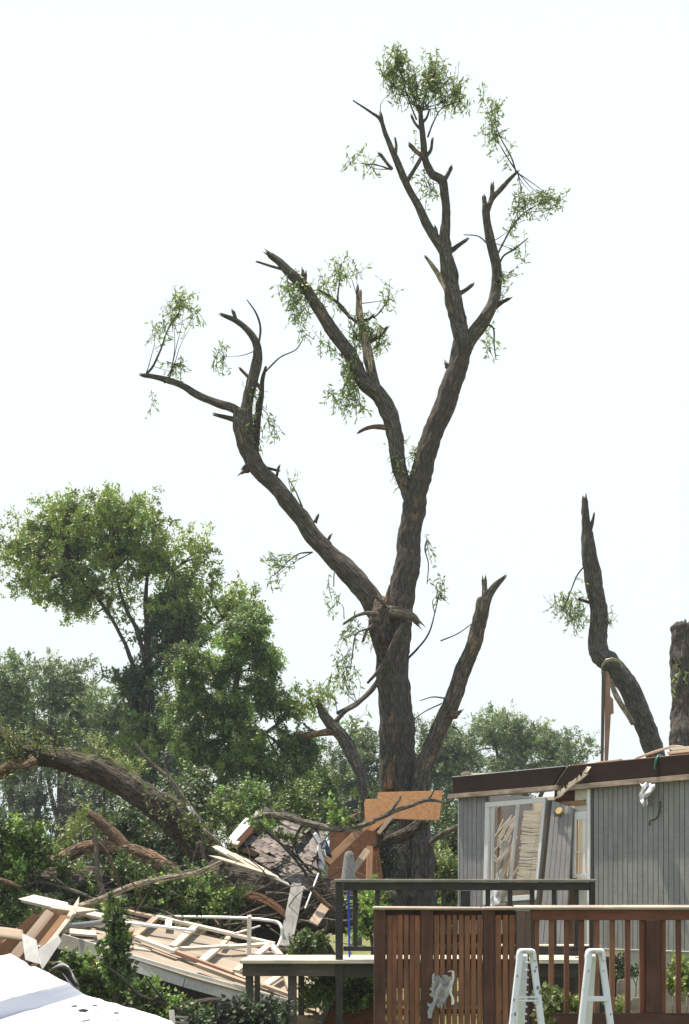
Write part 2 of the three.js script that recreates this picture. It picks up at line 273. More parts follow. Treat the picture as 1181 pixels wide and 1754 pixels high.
function scatter(parent, name, shape, m, places, label) {    // places: [Vector3 world, direction Vector3, scale, tint]
  const root = rootOf(parent), im = new THREE.InstancedMesh(shape, m, places.length), q = new THREE.Quaternion(), q2 = new THREE.Quaternion(), up = V(0, 1, 0), mt = new THREE.Matrix4(), c = new THREE.Color();
  places.forEach(([p, dir, s, tint], i) => {
    q.setFromUnitVectors(up, dir); q2.setFromAxisAngle(up, hash2(i, 7, 3) * 6.283); q.multiply(q2);
    mt.compose(p.clone().sub(root.position), q, V(s, s, s)); im.setMatrixAt(i, mt);
    c.setRGB(tint * (0.74 + 0.32 * hash2(i, 3, 5)), tint, tint * (0.7 + 0.45 * hash2(i, 9, 1))); im.setColorAt(i, c);
  });
  im.name = name; im.castShadow = im.receiveShadow = true; im.userData.kind = 'stuff'; if (label) im.userData.label = label;
  parent.add(im); return im;
}
const rdir = (r) => { const z = r() * 2 - 1, a = r() * 6.283, s = Math.sqrt(1 - z * z); return V(s * Math.cos(a), z, s * Math.sin(a)); };
// puffs of leaves inside ellipsoids [px, py, rx, ry, puffs, distance?]; returns leaf places and puff centres
function puffs(blobs, d, o = {}) {
  const { seed = 1, per: per0 = 36, size = 1, puff = 0.42, deep = 1.0, flat = 0.7, droop = 0, thin = 0.42 } = o, per = per0 * thin, r = rng(seed * 977 + 5), places = [], centres = [];
  for (const [px, py, rx, ry, n, dd] of blobs) {
    const D = dd ?? d, k = D / F, c = P(px, py, D), rz = Math.max(rx, ry) * k * deep;
    for (let i = 0; i < Math.ceil(n * (o.cull ?? 0.75)); i++) {
      const v = rdir(r).multiplyScalar(Math.pow(r(), 0.45)), q = V(c.x + v.x * rx * k, c.y + v.y * ry * k, c.z + v.z * rz), pr = puff * rr(0.55, 1.35, r); centres.push(q);
      const tone = o.vary ? (r() < 0.28 ? rr(1.2, 1.9, r) : rr(0.35, 0.8, r)) : rr(0.55, 1.45, r), m = Math.round(per * rr(0.6, 1.3, r) * pr / puff), axis = v.clone().multiplyScalar(0.7).add(V(0, droop ? -0.1 : 0.55, 0)).add(rdir(r).multiplyScalar(0.8)).normalize();
      for (let j = 0; j < m; j++) {
        const w = rdir(r), l = Math.pow(r(), 0.5), f = r() * 2 - 0.8, wd = pr * 0.62 * l * (1.15 - 0.35 * Math.abs(f)), p = q.clone().addScaledVector(axis, f * pr * 1.25).add(V(w.x * wd, w.y * wd * flat - droop * pr * (0.3 * l * l + 0.25 * f * f), w.z * wd));
        const dir = w.clone().multiplyScalar(0.5).addScaledVector(axis, 0.5).add(V(0, droop ? -0.9 : 0.15, 0)).add(rdir(r).multiplyScalar(0.6)).normalize();
        places.push([p, dir, size * rr(0.7, 1.25, r), tone * rr(0.8, 1.2, r)]);
      }
    }
  }
  return { places, centres };
}
function branchwork(from, centres, r0, keep, seed) {         // thin boughs from given points to the puffs
  const r = rng(seed + 300), list = [];
  centres.forEach((c, i) => {
    if (r() > keep) return;
    let best = from[0]; for (const f of from) if (f.distanceTo(c) < best.distanceTo(c)) best = f;
    const dl = best.distanceTo(c), mid = best.clone().lerp(c, 0.5).add(V(rr(-1, 1, r), rr(-0.2, 1, r), rr(-1, 1, r)).multiplyScalar(dl * 0.1));
    list.push(limb([best, mid, c], [r0 * Math.min(1, 0.25 + dl * 0.2), r0 * 0.45, r0 * 0.15], { seg: 6, step: 0.4, tip: 'point', wobble: 0.4 }));
  });
  return list.length ? mergeGeometries(list) : null;
}
function leafyTree(name, label, o) {
  const base = P(o.foot[0], o.foot[1], o.d), t = thing(name, label, o.category || 'tree', base, o.group);
  const from = [];
  o.trunks.forEach((list, i) => {
    part(t, i ? 'limb' : 'trunk', pxLimb(list, o.d, { tip: 'point', step: 0.25, seg: 12 }), o.bark || M.far);
    for (let k = 0; k < list.length - 1; k++) for (const f of [0, 0.33, 0.66]) from.push(P(list[k][0] + (list[k + 1][0] - list[k][0]) * f, list[k][1] + (list[k + 1][1] - list[k][1]) * f, (list[k][3] ?? o.d) * (1 - f) + (list[k + 1][3] ?? o.d) * f));
  });
  for (const [i, c] of o.crowns.entries()) {
    const { places, centres } = puffs(c.blobs, o.d, { seed: o.seed + i * 7, ...c });
    scatter(t, 'crown', c.shape || SPRIG.broad, c.leaf || L.green, places, c.label);
    const up = from.filter((f) => f.y > base.y + (o.fork ?? 1));
    const g = branchwork(up.length ? up : from, centres, o.bough ?? 0.05, c.keep ?? 0.5, o.seed + i);
    if (g) { const b = part(t, 'branches', g, o.bark || M.far); b.userData.kind = 'stuff'; }
  }
  return t;
}

// ---------------------------------------------------------------- the setting: ground and far woods
{
  const g = new THREE.PlaneGeometry(700, 700, 140, 140); g.rotateX(-Math.PI / 2); g.translate(0, 0, -250);
  const p = g.attributes.position, uv = g.attributes.uv;
  for (let i = 0; i < p.count; i++) { const x = p.getX(i), z = p.getZ(i); p.setY(i, 0.25 * N3(x * 0.03, z * 0.03, 0) + 0.06 * N3(x * 0.3, z * 0.3, 4)); uv.setXY(i, x / 3, z / 3); }
  g.computeVertexNormals();
  structure('ground', g, mat([0.22, 0.23, 0.12], { map: T.soilC, bumpMap: T.soilB, bumpScale: 0.05, roughness: 1 }));
}
{
  const r = rng(501), t = thing('woods', 'far low line of hazy woods behind all the other trees', 'woods', V(0, 0, -125)); t.userData.kind = 'stuff';
  const places = [];
  for (let i = 0; i < 19000; i++) { const x = rr(-48, 48, r), h = 5.6 + 1.6 * N3(x * 0.12, 3, 1) + 0.8 * N3(x * 0.5, 1, 7); const y = Math.pow(r(), 0.8) * h; places.push([V(x, y, -122 + 5 * (0.5 - r()) + y * -0.8), rdir(r).add(V(0, 0.3, 0.4)).normalize(), rr(1.6, 3.2, r), rr(0.6, 1.25, r)]); }
  scatter(t, 'foliage', SPRIG.broad, L.far, places);
}

{ // the heap of earth, bark and litter that the wreckage lies on
  const g = new THREE.PlaneGeometry(10, 11, 100, 110); g.rotateX(-Math.PI / 2); g.translate(-4.2, 0, -22.5);
  const p = g.attributes.position, uv = g.attributes.uv, ss = (a, b, x) => { const t = Math.min(1, Math.max(0, (x - a) / (b - a))); return t * t * (3 - 2 * t); };
  for (let i = 0; i < p.count; i++) { const x = p.getX(i), d = -p.getZ(i), h = (0.12 + 0.95 * ss(19.6, 22.2, d) * (1 - ss(23.5, 27.5, d))) * (1 - ss(-0.6, 0.5, x)) * ss(-9.1, -7.8, x) * ss(17.1, 18, d) ; p.setY(i, -0.3 + 0.4 * Math.min(1, h * 8) + h * (1 + 0.25 * N3(x * 1.3, d * 1.3, 2)) + 0.05 * N3(x * 5, d * 5, 2)); uv.setXY(i, x / 2, d / 2); }
  g.computeVertexNormals(); structure('ground', g, mat([0.075, 0.062, 0.042], { map: T.soilC, bumpMap: T.soilB, bumpScale: 0.05, roughness: 1 }));
}
{ // sticks and twigs strewn over the heap
  const r = rng(733), t = thing('twig_litter', 'pale and dark thin sticks strewn over the leafy debris heap', 'twigs', P(260, 1600, 20)); t.userData.kind = 'stuff';
  const sets = [[], [], []];
  for (let i = 0; i < 190; i++) { const d = rr(20.3, 22.5, r), px = rr(-10, 580, r), py = 1500 + (22.5 - d) * 42 + rr(-40, 60, r), a = P(px, py, d), dir = V(rr(-1, 1, r), rr(-0.25, 0.5, r), rr(-0.5, 0.5, r)).normalize(), l = rr(0.25, 1.1, r), b = a.clone().addScaledVector(dir, l), m = a.clone().lerp(b, 0.5).add(rdir(r).multiplyScalar(l * 0.12)), w = rr(0.005, 0.017, r); sets[Math.floor(Math.pow(r(), 1.4) * 3)].push(limb([a, m, b], [w, w * 0.8, w * 0.4], { seg: 5, step: 0.12, tip: 'point', wobble: 0.5 })); }
  sets.forEach((s, i) => { part(t, 'sticks', mergeGeometries(s), [M.barkPale, M.barkGrey, M.barkDark][i]).userData.kind = 'stuff'; });
}

// ---------------------------------------------------------------- standing trees behind
leafyTree('tree', 'tall tree with a spreading yellow green crown, highest leafy tree on the left', {
  d: 45, foot: [236, 1650], seed: 11, bough: 0.05, fork: 7.5,
  trunks: [[[236, 1650, 26], [240, 1480, 23], [246, 1330, 20], [250, 1200, 16], [254, 1120, 12], [250, 1040, 8], [255, 960, 4]], [[246, 1230, 9], [232, 1150, 8], [205, 1085, 6], [165, 1020, 6], [110, 960, 3]], [[252, 1140, 10], [236, 1085, 8], [212, 1030, 5], [190, 950, 3]], [[254, 1150, 11], [300, 1120, 8], [350, 1085, 5], [400, 1045, 3]], [[252, 1105, 8], [275, 1030, 6], [300, 960, 3]]],
  crowns: [
    { blobs: [[52, 955, 48, 58, 34], [118, 925, 62, 62, 60], [195, 920, 76, 55, 66], [268, 950, 62, 45, 46], [320, 1000, 42, 48, 28], [95, 1005, 66, 48, 36], [190, 1000, 78, 58, 48], [275, 1035, 50, 34, 22], [122, 1045, 34, 16, 9], [342, 1055, 50, 38, 24], [402, 1040, 42, 30, 20], [118, 868, 24, 30, 16], [200, 880, 70, 26, 30], [343, 945, 14, 24, 5], [25, 930, 20, 22, 8], [60, 900, 25, 20, 8]], per: 34, puff: 0.40, shape: SPRIG.broad, leaf: L.yellow, keep: 0.8, size: 0.72, thin: 0.7, cull: 0.62 },
    { blobs: [[290, 1095, 44, 40, 40], [300, 1060, 26, 24, 14], [240, 1160, 30, 26, 16], [255, 1210, 34, 40, 18], [262, 1300, 34, 60, 24]], per: 50, puff: 0.36, leaf: L.dark, shape: SPRIG.fine, size: 1.1, deep: 0.7, keep: 0.3, label: 'dark ivy clump hanging round the trunk' },
    { blobs: [[225, 1185, 22, 22, 9], [228, 1250, 22, 40, 14], [275, 1250, 24, 50, 16], [330, 1085, 40, 26, 16], [250, 1310, 40, 40, 16], [300, 1150, 20, 30, 8]], per: 30, puff: 0.34, leaf: L.green, size: 0.72, thin: 0.75, keep: 0.6 },
  ],
});
leafyTree('tree', 'dense bright green bushy tree in front of the tall tree, left of the broken trunk', {
  d: 38, foot: [400, 1660], seed: 23, bough: 0.04, fork: 2,
  trunks: [[[400, 1660, 26], [402, 1500, 22], [395, 1300, 18], [405, 1180, 11], [420, 1090, 5]], [[396, 1330, 12], [440, 1270, 8], [490, 1230, 4]], [[396, 1360, 12], [350, 1280, 8], [335, 1190, 4]]],
  crowns: [{ blobs: [[428, 1070, 34, 30, 34], [398, 1100, 26, 22, 16], [335, 1142, 34, 24, 30], [385, 1150, 30, 24, 22], [452, 1128, 22, 30, 24], [322, 1205, 30, 34, 34], [392, 1215, 50, 42, 56], [455, 1195, 26, 26, 24], [500, 1208, 26, 16, 16], [335, 1285, 40, 40, 44], [425, 1290, 56, 42, 60], [505, 1275, 24, 36, 24], [535, 1325, 16, 44, 16], [380, 1375, 80, 44, 60], [480, 1360, 50, 50, 44]], per: 40, shape: SPRIG.broad, leaf: L.green, size: 0.58, keep: 0.5, droop: 0.2, thin: 0.85, cull: 0.85, puff: 0.30 }],
});
const farTree = (label, o) => leafyTree('tree', label, { fork: 3, bough: 0.06, group: 'hazy trees behind', ...o });
farTree('grey green round tree cut by the left edge, above the mossy fallen trunk', { d: 60, foot: [20, 1640], seed: 31, trunks: [[[20, 1640, 24], [24, 1400, 20], [20, 1250, 12], [15, 1160, 5]], [[24, 1400, 12], [50, 1300, 7], [60, 1220, 3]]], crowns: [{ blobs: [[15, 1180, 52, 48, 46], [10, 1260, 60, 60, 50], [30, 1330, 50, 40, 24]], puff: 0.55, per: 34, leaf: L.grey, size: 0.78, thin: 0.85, cull: 1.0, keep: 0.4 }] });
farTree('grey green tree with a rounded top, between the left edge tree and the tall tree', { d: 62, foot: [105, 1640], seed: 37, trunks: [[[105, 1640, 22], [108, 1420, 19], [104, 1280, 12], [108, 1180, 5]], [[108, 1400, 11], [130, 1320, 8], [150, 1220, 3]], [[108, 1430, 11], [84, 1340, 7], [80, 1240, 3]]], crowns: [{ blobs: [[112, 1178, 58, 38, 44], [100, 1250, 60, 55, 46], [150, 1230, 44, 50, 30], [90, 1300, 50, 30, 18]], puff: 0.55, per: 34, leaf: L.grey, size: 0.78, thin: 0.85, cull: 1.0, keep: 0.4 }] });
farTree('lower hazy tree close to the left of the tall tree trunk', { d: 58, foot: [190, 1640], seed: 41, trunks: [[[190, 1640, 20], [188, 1420, 17], [190, 1300, 10], [195, 1220, 4]], [[188, 1420, 9], [165, 1340, 6], [160, 1260, 3]]], crowns: [{ blobs: [[195, 1235, 40, 34, 30], [175, 1290, 54, 46, 36], [215, 1320, 36, 40, 18], [150, 1340, 40, 26, 14]], puff: 0.5, per: 36, leaf: L.grey, size: 0.78, thin: 0.85, cull: 1.0, keep: 0.4 }] });
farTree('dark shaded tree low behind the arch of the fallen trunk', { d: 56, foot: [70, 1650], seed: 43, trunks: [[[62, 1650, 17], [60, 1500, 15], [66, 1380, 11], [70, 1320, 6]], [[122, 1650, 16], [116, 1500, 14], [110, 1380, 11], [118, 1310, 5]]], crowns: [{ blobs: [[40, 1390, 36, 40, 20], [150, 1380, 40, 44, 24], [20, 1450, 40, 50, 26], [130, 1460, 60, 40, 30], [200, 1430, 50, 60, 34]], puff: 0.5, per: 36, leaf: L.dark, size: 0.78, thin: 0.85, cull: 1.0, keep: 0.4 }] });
farTree('slender dark tree trunked in ivy right of the tall tree trunk', { d: 52, foot: [290, 1640], seed: 47, trunks: [[[290, 1640, 18], [292, 1450, 16], [288, 1330, 11], [292, 1250, 6]]], crowns: [{ blobs: [[300, 1300, 34, 60, 26], [270, 1400, 50, 50, 34], [330, 1420, 60, 40, 30]], puff: 0.45, per: 38, leaf: L.dark, size: 0.78, thin: 0.85, cull: 1.0, keep: 0.4 }] });
farTree('distant grey green tree with a wide flat top behind the trailer roof', { d: 74, foot: [900, 1610], seed: 53, trunks: [[[905, 1610, 18], [902, 1420, 15], [895, 1330, 10], [880, 1250, 4]], [[902, 1420, 10], [940, 1330, 6], [960, 1270, 3]], [[900, 1400, 9], [860, 1320, 6], [845, 1260, 3]]], crowns: [{ blobs: [[850, 1256, 44, 32, 34], [905, 1268, 58, 26, 34], [965, 1282, 48, 34, 34], [880, 1300, 80, 30, 36], [960, 1320, 60, 30, 26], [860, 1350, 60, 40, 30]], puff: 0.5, per: 34, leaf: L.grey, size: 0.78, thin: 0.85, cull: 1.0, keep: 0.6 }] });
farTree('hazy green tree between the broken trunk and its right hand broken limb', { d: 66, foot: [752, 1620], seed: 59, trunks: [[[752, 1620, 18], [752, 1440, 15], [748, 1330, 9], [745, 1260, 4]]], crowns: [{ blobs: [[752, 1278, 46, 36, 34], [725, 1320, 40, 44, 28], [785, 1320, 40, 44, 30], [760, 1390, 50, 50, 40], [790, 1290, 26, 26, 12]], puff: 0.5, per: 36, leaf: L.far, size: 0.78, thin: 0.85, cull: 1.0, keep: 0.4 }] });
farTree('hazy green tree just left of the broken trunk, behind the small snapped limb', { d: 64, foot: [610, 1620], seed: 61, trunks: [[[612, 1620, 17], [612, 1450, 15], [618, 1340, 9], [622, 1270, 4]]], crowns: [{ blobs: [[630, 1285, 34, 34, 26], [590, 1330, 46, 40, 30], [640, 1340, 44, 44, 30], [560, 1390, 44, 44, 30], [625, 1410, 60, 40, 30]], puff: 0.48, per: 36, leaf: L.far, size: 0.78, thin: 0.85, cull: 1.0, keep: 0.4 }] });
leafyTree('sapling', 'small bright yellow green sapling behind the crest of the fallen trunk', { d: 32, foot: [176, 1640], seed: 67, bough: 0.02, fork: 0.5, trunks: [[[178, 1640, 8], [176, 1480, 6], [178, 1380, 5], [180, 1300, 2]]], crowns: [{ blobs: [[182, 1308, 32, 24, 22], [205, 1335, 22, 20, 10], [165, 1335, 16, 18, 8], [150, 1440, 60, 40, 34], [110, 1480, 40, 26, 14]], puff: 0.26, per: 30, leaf: L.lime, size: 0.52, thin: 0.6, keep: 0.6 }] });
const shrub = (label, o) => leafyTree('shrub', label, { fork: 0.2, bough: 0.015, category: 'shrub', bark: M.barkDark, ...o });
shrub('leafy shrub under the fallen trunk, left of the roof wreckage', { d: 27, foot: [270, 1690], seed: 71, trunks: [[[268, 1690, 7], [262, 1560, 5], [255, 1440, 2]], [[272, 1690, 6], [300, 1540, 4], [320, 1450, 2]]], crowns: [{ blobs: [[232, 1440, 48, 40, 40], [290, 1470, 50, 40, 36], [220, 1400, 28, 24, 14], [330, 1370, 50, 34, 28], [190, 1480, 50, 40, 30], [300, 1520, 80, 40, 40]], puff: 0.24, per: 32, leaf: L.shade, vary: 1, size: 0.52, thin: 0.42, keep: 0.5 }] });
shrub('sunlit shrub behind the roof wreckage and under the bushy tree', { d: 30, foot: [440, 1680], seed: 73, trunks: [[[440, 1680, 7], [440, 1520, 5], [430, 1410, 2]], [[446, 1680, 6], [490, 1500, 4], [510, 1410, 2]]], crowns: [{ blobs: [[385, 1392, 50, 28, 26], [450, 1375, 50, 26, 24], [520, 1390, 40, 32, 26], [560, 1360, 26, 40, 18], [480, 1420, 70, 30, 24]], puff: 0.26, per: 30, leaf: L.green, vary: 1, size: 0.52, thin: 0.6, keep: 0.5 }] });
shrub('bright sunlit shrub between the broken trunk and the trailer wall', { d: 29, foot: [765, 1690], seed: 79, trunks: [[[764, 1690, 7], [762, 1580, 5], [755, 1490, 2]], [[768, 1690, 6], [790, 1560, 3], [800, 1480, 2]]], crowns: [{ blobs: [[758, 1500, 40, 26, 34], [765, 1545, 44, 36, 40], [740, 1600, 60, 40, 30], [800, 1530, 30, 40, 24]], puff: 0.22, per: 34, leaf: L.lime, size: 0.52, thin: 0.6, keep: 0.4 }] });
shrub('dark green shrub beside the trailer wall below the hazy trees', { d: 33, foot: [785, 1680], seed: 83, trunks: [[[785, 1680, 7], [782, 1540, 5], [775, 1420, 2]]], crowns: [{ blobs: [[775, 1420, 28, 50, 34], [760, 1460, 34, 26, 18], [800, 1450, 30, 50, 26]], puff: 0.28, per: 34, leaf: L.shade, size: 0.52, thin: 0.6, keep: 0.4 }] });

// ---------------------------------------------------------------- the broken trees
// sprays of willow-like leaves: [px, py, rx, ry, twigs, lean x, lean y] on thin twigs
function sprays(t, list, d, o = {}) {
  const r = rng(o.seed || 900), geos = [], places = [];
  for (const [px, py, rx, ry, n, lx = 0, ly = 1] of list) {
    const k = (o.d || d) / F, c = P(px, py, d);
    for (let i = 0; i < n; i++) {
      const v = rdir(r).multiplyScalar(Math.pow(r(), 0.5)), q = V(c.x + v.x * rx * k, c.y + v.y * ry * k, c.z + v.z * Math.max(rx, ry) * k * 0.8);
      const dir = V(lx, ly, 0).add(rdir(r).multiplyScalar(0.8)).normalize(), len = rr(0.3, 0.6, r) * (o.len || 1);
      const a = q.clone().addScaledVector(dir, -len / 2), b = q.clone().addScaledVector(dir, len / 2), mid = q.clone().add(rdir(r).multiplyScalar(0.05));
      geos.push(limb([a, mid, b], [0.0048, 0.004, 0.002], { seg: 4, step: 0.5, tip: 'point', wobble: 0.6 }));
      const m = Math.round(rr(6, 11, r) * (o.per || 1)), tone = rr(0.7, 1.25, r);
      for (let j = 0; j < m; j++) { const f = (j + r()) / m, p = (f < 0.5 ? a.clone().lerp(mid, f * 2) : mid.clone().lerp(b, f * 2 - 1)).add(rdir(r).multiplyScalar(0.02)); places.push([p, dir.clone().multiplyScalar(0.5).add(rdir(r)).add(V(0, -0.35, 0)).normalize(), rr(0.7, 1.35, r) * (o.size || 1), tone * rr(0.8, 1.25, r)]); }
    }
  }
  for (const [px, py, rx, ry, n] of list) if (n >= 4 && o.links) { // a bough from the nearest limb point into the spray
    let best = o.links[0]; for (const q of o.links) if (Math.hypot(q[0] - px, q[1] - py) < Math.hypot(best[0] - px, best[1] - py)) best = q;
    const k = d / F, n2 = Math.max(1, Math.round(n / 15)); for (let i = 0; i < n2; i++) { const e = [px + rr(-0.6, 0.6, r) * rx, py + rr(-0.6, 0.6, r) * ry], m = [(best[0] + e[0]) / 2 + rr(-8, 8, r), (best[1] + e[1]) / 2 + rr(-8, 8, r)]; geos.push(limb([P(best[0], best[1], d), P(m[0], m[1], d + rr(-0.2, 0.2, r)), P(e[0], e[1], d + rr(-0.3, 0.3, r) * rx * k)], [0.009, 0.006, 0.002], { seg: 5, step: 0.15, tip: 'point', wobble: 0.5 })); }
  }
  const g = part(t, 'twigs', mergeGeometries(geos), M.barkDark); g.userData.kind = 'stuff';
  scatter(t, 'foliage', LEAF, o.leaf || L.spray, places);
}
{
  const D = 27, t = thing('broken_tree', 'tall storm broken tree with thick snapped limbs and sparse leaf sprays, in the middle', 'tree', P(690, 1690, D));
  const sr = rng(4711);
  const B = (name, list, o, m = M.bark, par = t) => {
    if (name === 'stub' && o.tip !== 'point') list[list.length - 1][2] *= 1.5;
    const b = part(par, name, pxLimb(list, D, { rough: 0.2, lump: 0.13, color: mossy, ...o }), m), e = list[list.length - 1], f = list[list.length - 2], w = e[2];
    if (o.tip !== 'point' && w >= 4) for (let i = 0; i < 3; i++) { const dx = (e[0] - f[0]), dy = (e[1] - f[1]), l = Math.hypot(dx, dy), ux = dx / l, uy = dy / l, s = rr(-0.35, 0.35, sr) * w, len = w * rr(0.6, 1.5, sr); part(par === t ? b : par, 'splinter', pxLimb([[e[0] - uy * s - ux * 2, e[1] + ux * s - uy * 2, w * 0.35, (e[3] ?? D) - 0.03], [e[0] - uy * s + ux * len * 0.5, e[1] + ux * s + uy * len * 0.5, w * 0.24, (e[3] ?? D) - 0.03], [e[0] - uy * s * 1.2 + ux * len, e[1] + ux * s * 1.2 + uy * len, w * 0.06, (e[3] ?? D) - 0.03]], D, { tip: 'point', seg: 5, rough: 0.3 }), i ? M.barkRed : M.barkPale); }
    return b;
  };
  const mossy = (p, a) => { const bare = N3(p.x * 3.1, p.y * 0.9, p.z * 3.1 + 7) + 0.35 * N3(p.x * 13, p.y * 5, p.z * 13); if (bare > 0.78) return [2.1, 1.75, 1.4]; const k = N3(p.x * 1.6, p.y * 1.6, p.z * 1.6) > 0.25 ? 1 : 0; return k ? [0.96, 1.0, 0.84] : [1, 1, 1]; };
  B('trunk', [[688, 1690, 104], [688, 1600, 88], [688, 1500, 80], [686, 1420, 70], [684, 1340, 60], [679, 1260, 57], [675, 1180, 55], [673, 1110, 54], [678, 1060, 52], [690, 1010, 44], [698, 950, 40], [706, 890, 39], [716, 840, 37], [727, 795, 34], [744, 740, 34], [766, 680, 34], [786, 622, 33], [794, 585, 33]], { color: mossy, lump: 0.09, tip: 'point' });
  const up = B('limb', [[796, 600, 30], [785, 550, 27], [776, 505, 27], [768, 460, 25], [763, 420, 21], [766, 380, 14], [762, 330, 14], [757, 312, 14], [740, 300, 13], [729, 275, 11], [724, 235, 10], [720, 183, 7]], {});
  B('branch', [[762, 430, 18], [742, 402, 15], [716, 352, 13], [692, 302, 12], [677, 265, 10], [661, 228, 8], [652, 205, 6], [638, 194, 4], [605, 172, 2]], { tip: 'point' }, M.bark, up);
  B('stub', [[677, 268, 6], [679, 250, 5], [677, 236, 2]], { jag: 1.3 }, M.bark, up);
  B('stub', [[672, 290, 6], [662, 278, 5], [652, 265, 4]], {}, M.bark, up);
  B('stub', [[656, 215, 6], [655, 205, 5], [653, 198, 4]], {}, M.bark, up);
  B('branch', [[697, 312, 8], [708, 294, 7], [723, 268, 6]], { tip: 'point' }, M.bark, up);
  B('stub', [[757, 312, 10], [766, 302, 7], [773, 288, 4]], {}, M.bark, up);
  B('stub', [[728, 270, 9], [716, 262, 7], [704, 250, 5]], {}, M.barkRed, up);
  B('stub', [[730, 268, 7], [738, 258, 5], [741, 240, 3]], { jag: 1.3 }, M.bark, up);
  B('stub', [[722, 222, 6], [712, 212, 4], [706, 200, 3]], { jag: 1.3 }, M.bark, up);
  B('stub', [[722, 212, 6], [731, 202, 4], [736, 188, 2]], { jag: 1.3 }, M.bark, up);
  B('stub', [[762, 432, 13], [775, 428, 9], [786, 420, 7], [798, 412, 4]], { jag: 1.6 }, M.barkDark, up);
  B('stub', [[745, 410, 10], [747, 400, 8], [746, 394, 5]], {}, M.barkRed, up);
  B('stub', [[770, 505, 12], [756, 478, 9], [742, 456, 7], [731, 442, 3]], { jag: 2.2 }, M.barkPale, up);
  B('stub', [[783, 505, 10], [796, 498, 7], [808, 489, 4]], { jag: 2 }, M.bark, up);
  B('broken_slab', [[772, 520, 6], [777, 495, 14], [779, 470, 14], [775, 448, 8]], { jag: 1.5 }, M.barkDark, up);
  const rt = B('limb', [[793, 600, 26], [806, 580, 24], [826, 554, 21], [842, 522, 19], [850, 490, 18], [849, 450, 16], [841, 410, 15], [834, 375, 14], [832, 350, 11]], { tip: 'point' });
  B('branch', [[835, 362, 10], [843, 342, 8], [860, 322, 8], [874, 307, 6], [887, 294, 4]], {}, M.bark, rt);
  B('stub', [[833, 358, 10], [830, 345, 7], [829, 338, 5]], {}, M.bark, rt);
  B('stub', [[840, 350, 8], [843, 335, 7], [844, 320, 5]], {}, M.bark, rt);
  B('stub', [[843, 530, 10], [862, 517, 6], [870, 513, 4]], { jag: 2.5 }, M.barkDark, rt);
  B('twig', [[848, 445, 4], [862, 418, 3], [880, 385, 3], [902, 362, 2], [960, 335, 1.5]], { tip: 'point' }, M.bark, rt);
  B('twig', [[885, 298, 3], [876, 270, 2.5], [860, 240, 2], [845, 205, 1.5]], { tip: 'point' }, M.bark, rt);
  B('twig', [[850, 470, 4], [862, 440, 3], [880, 428, 3], [905, 408, 1.5]], { tip: 'point' }, M.bark, rt);
  B('twig', [[842, 425, 3], [820, 405, 2], [795, 402, 1.5]], { tip: 'point' }, M.bark, rt);
  B('twig', [[835, 555, 4], [845, 562, 3], [847, 590, 2.5], [850, 615, 1.5]], { tip: 'point' }, M.bark, rt);
  B('twig', [[733, 235, 3], [745, 205, 2.5], [758, 185, 2], [790, 172, 1.5]], { tip: 'point' }, M.bark, up);
  B('twig', [[714, 205, 3], [700, 170, 2], [685, 120, 1.5]], { tip: 'point' }, M.bark, up);
  B('twig', [[724, 190, 3], [732, 150, 2], [745, 115, 1.5]], { tip: 'point' }, M.bark, up);
  B('twig', [[668, 290, 3], [650, 284, 2], [620, 280, 1.5]], { tip: 'point' }, M.bark, up);
  // middle limb
  const ml = B('limb', [[716, 880, 26], [697, 838, 25], [684, 800, 25], [678, 755, 25], [668, 710, 27], [650, 678, 26], [622, 650, 24], [600, 612, 23], [575, 570, 21], [548, 533, 20], [523, 497, 18], [497, 467, 16], [478, 448, 12], [463, 437, 10]], { color: mossy, jag: 0.8 });
  B('stub', [[523, 502, 12], [521, 485, 9], [521, 470, 7]], {}, M.bark, ml);
  B('branch', [[650, 680, 20], [640, 650, 18], [634, 620, 17]], { tip: 'point' }, M.bark, ml);
  B('branch', [[636, 640, 17], [632, 612, 17], [628, 588, 15], [621, 560, 12], [616, 530, 11], [615, 500, 10]], { color: mossy, jag: 1.6 }, M.barkPale, ml);
  B('stub', [[674, 734, 10], [642, 731, 7], [628, 734, 6], [616, 740, 3]], { jag: 1.3 }, M.barkRed, ml);
  B('stub', [[489, 462, 5], [472, 458, 4], [440, 448, 2]], { jag: 1.3 }, M.bark, ml);
  B('branch', [[600, 545, 6], [585, 525, 6], [570, 512, 5], [545, 495, 3]], { tip: 'point' }, M.bark, ml);
  B('branch', [[612, 552, 6], [596, 540, 4], [580, 520, 4], [582, 480, 2]], { tip: 'point' }, M.bark, ml);
  B('stub', [[622, 590, 8], [640, 582, 7], [652, 575, 6], [662, 562, 4]], {}, M.barkRed, ml);
  B('stub', [[618, 548, 7], [630, 548, 5], [640, 540, 3]], {}, M.barkDark, ml);
  B('twig', [[640, 545, 3], [655, 530, 2], [668, 505, 1.5]], { tip: 'point' }, M.bark, ml);
  B('stub', [[612, 600, 6], [600, 602, 5], [588, 606, 4]], {}, M.barkPale, ml);
  // big left limb
  const ll = B('limb', [[672, 1090, 44], [652, 1052, 40], [632, 1020, 37], [600, 984, 34], [560, 945, 30], [520, 893, 28], [482, 843, 27], [447, 805, 27], [428, 772, 30], [417, 735, 34], [416, 705, 28]], { tip: 'point', lump: 0.13, color: mossy });
  B('limb', [[424, 722, 22], [405, 703, 15], [372, 690, 13], [338, 676, 13], [312, 660, 11], [285, 650, 10], [262, 645, 8], [248, 643, 7]], { jag: 1.6 }, M.bark, ll);
  B('limb', [[418, 735, 24], [424, 690, 19], [434, 650, 18], [442, 612, 17], [440, 590, 13], [424, 566, 10], [404, 549, 9], [383, 540, 6]], { jag: 1.8, color: mossy }, M.bark, ll);
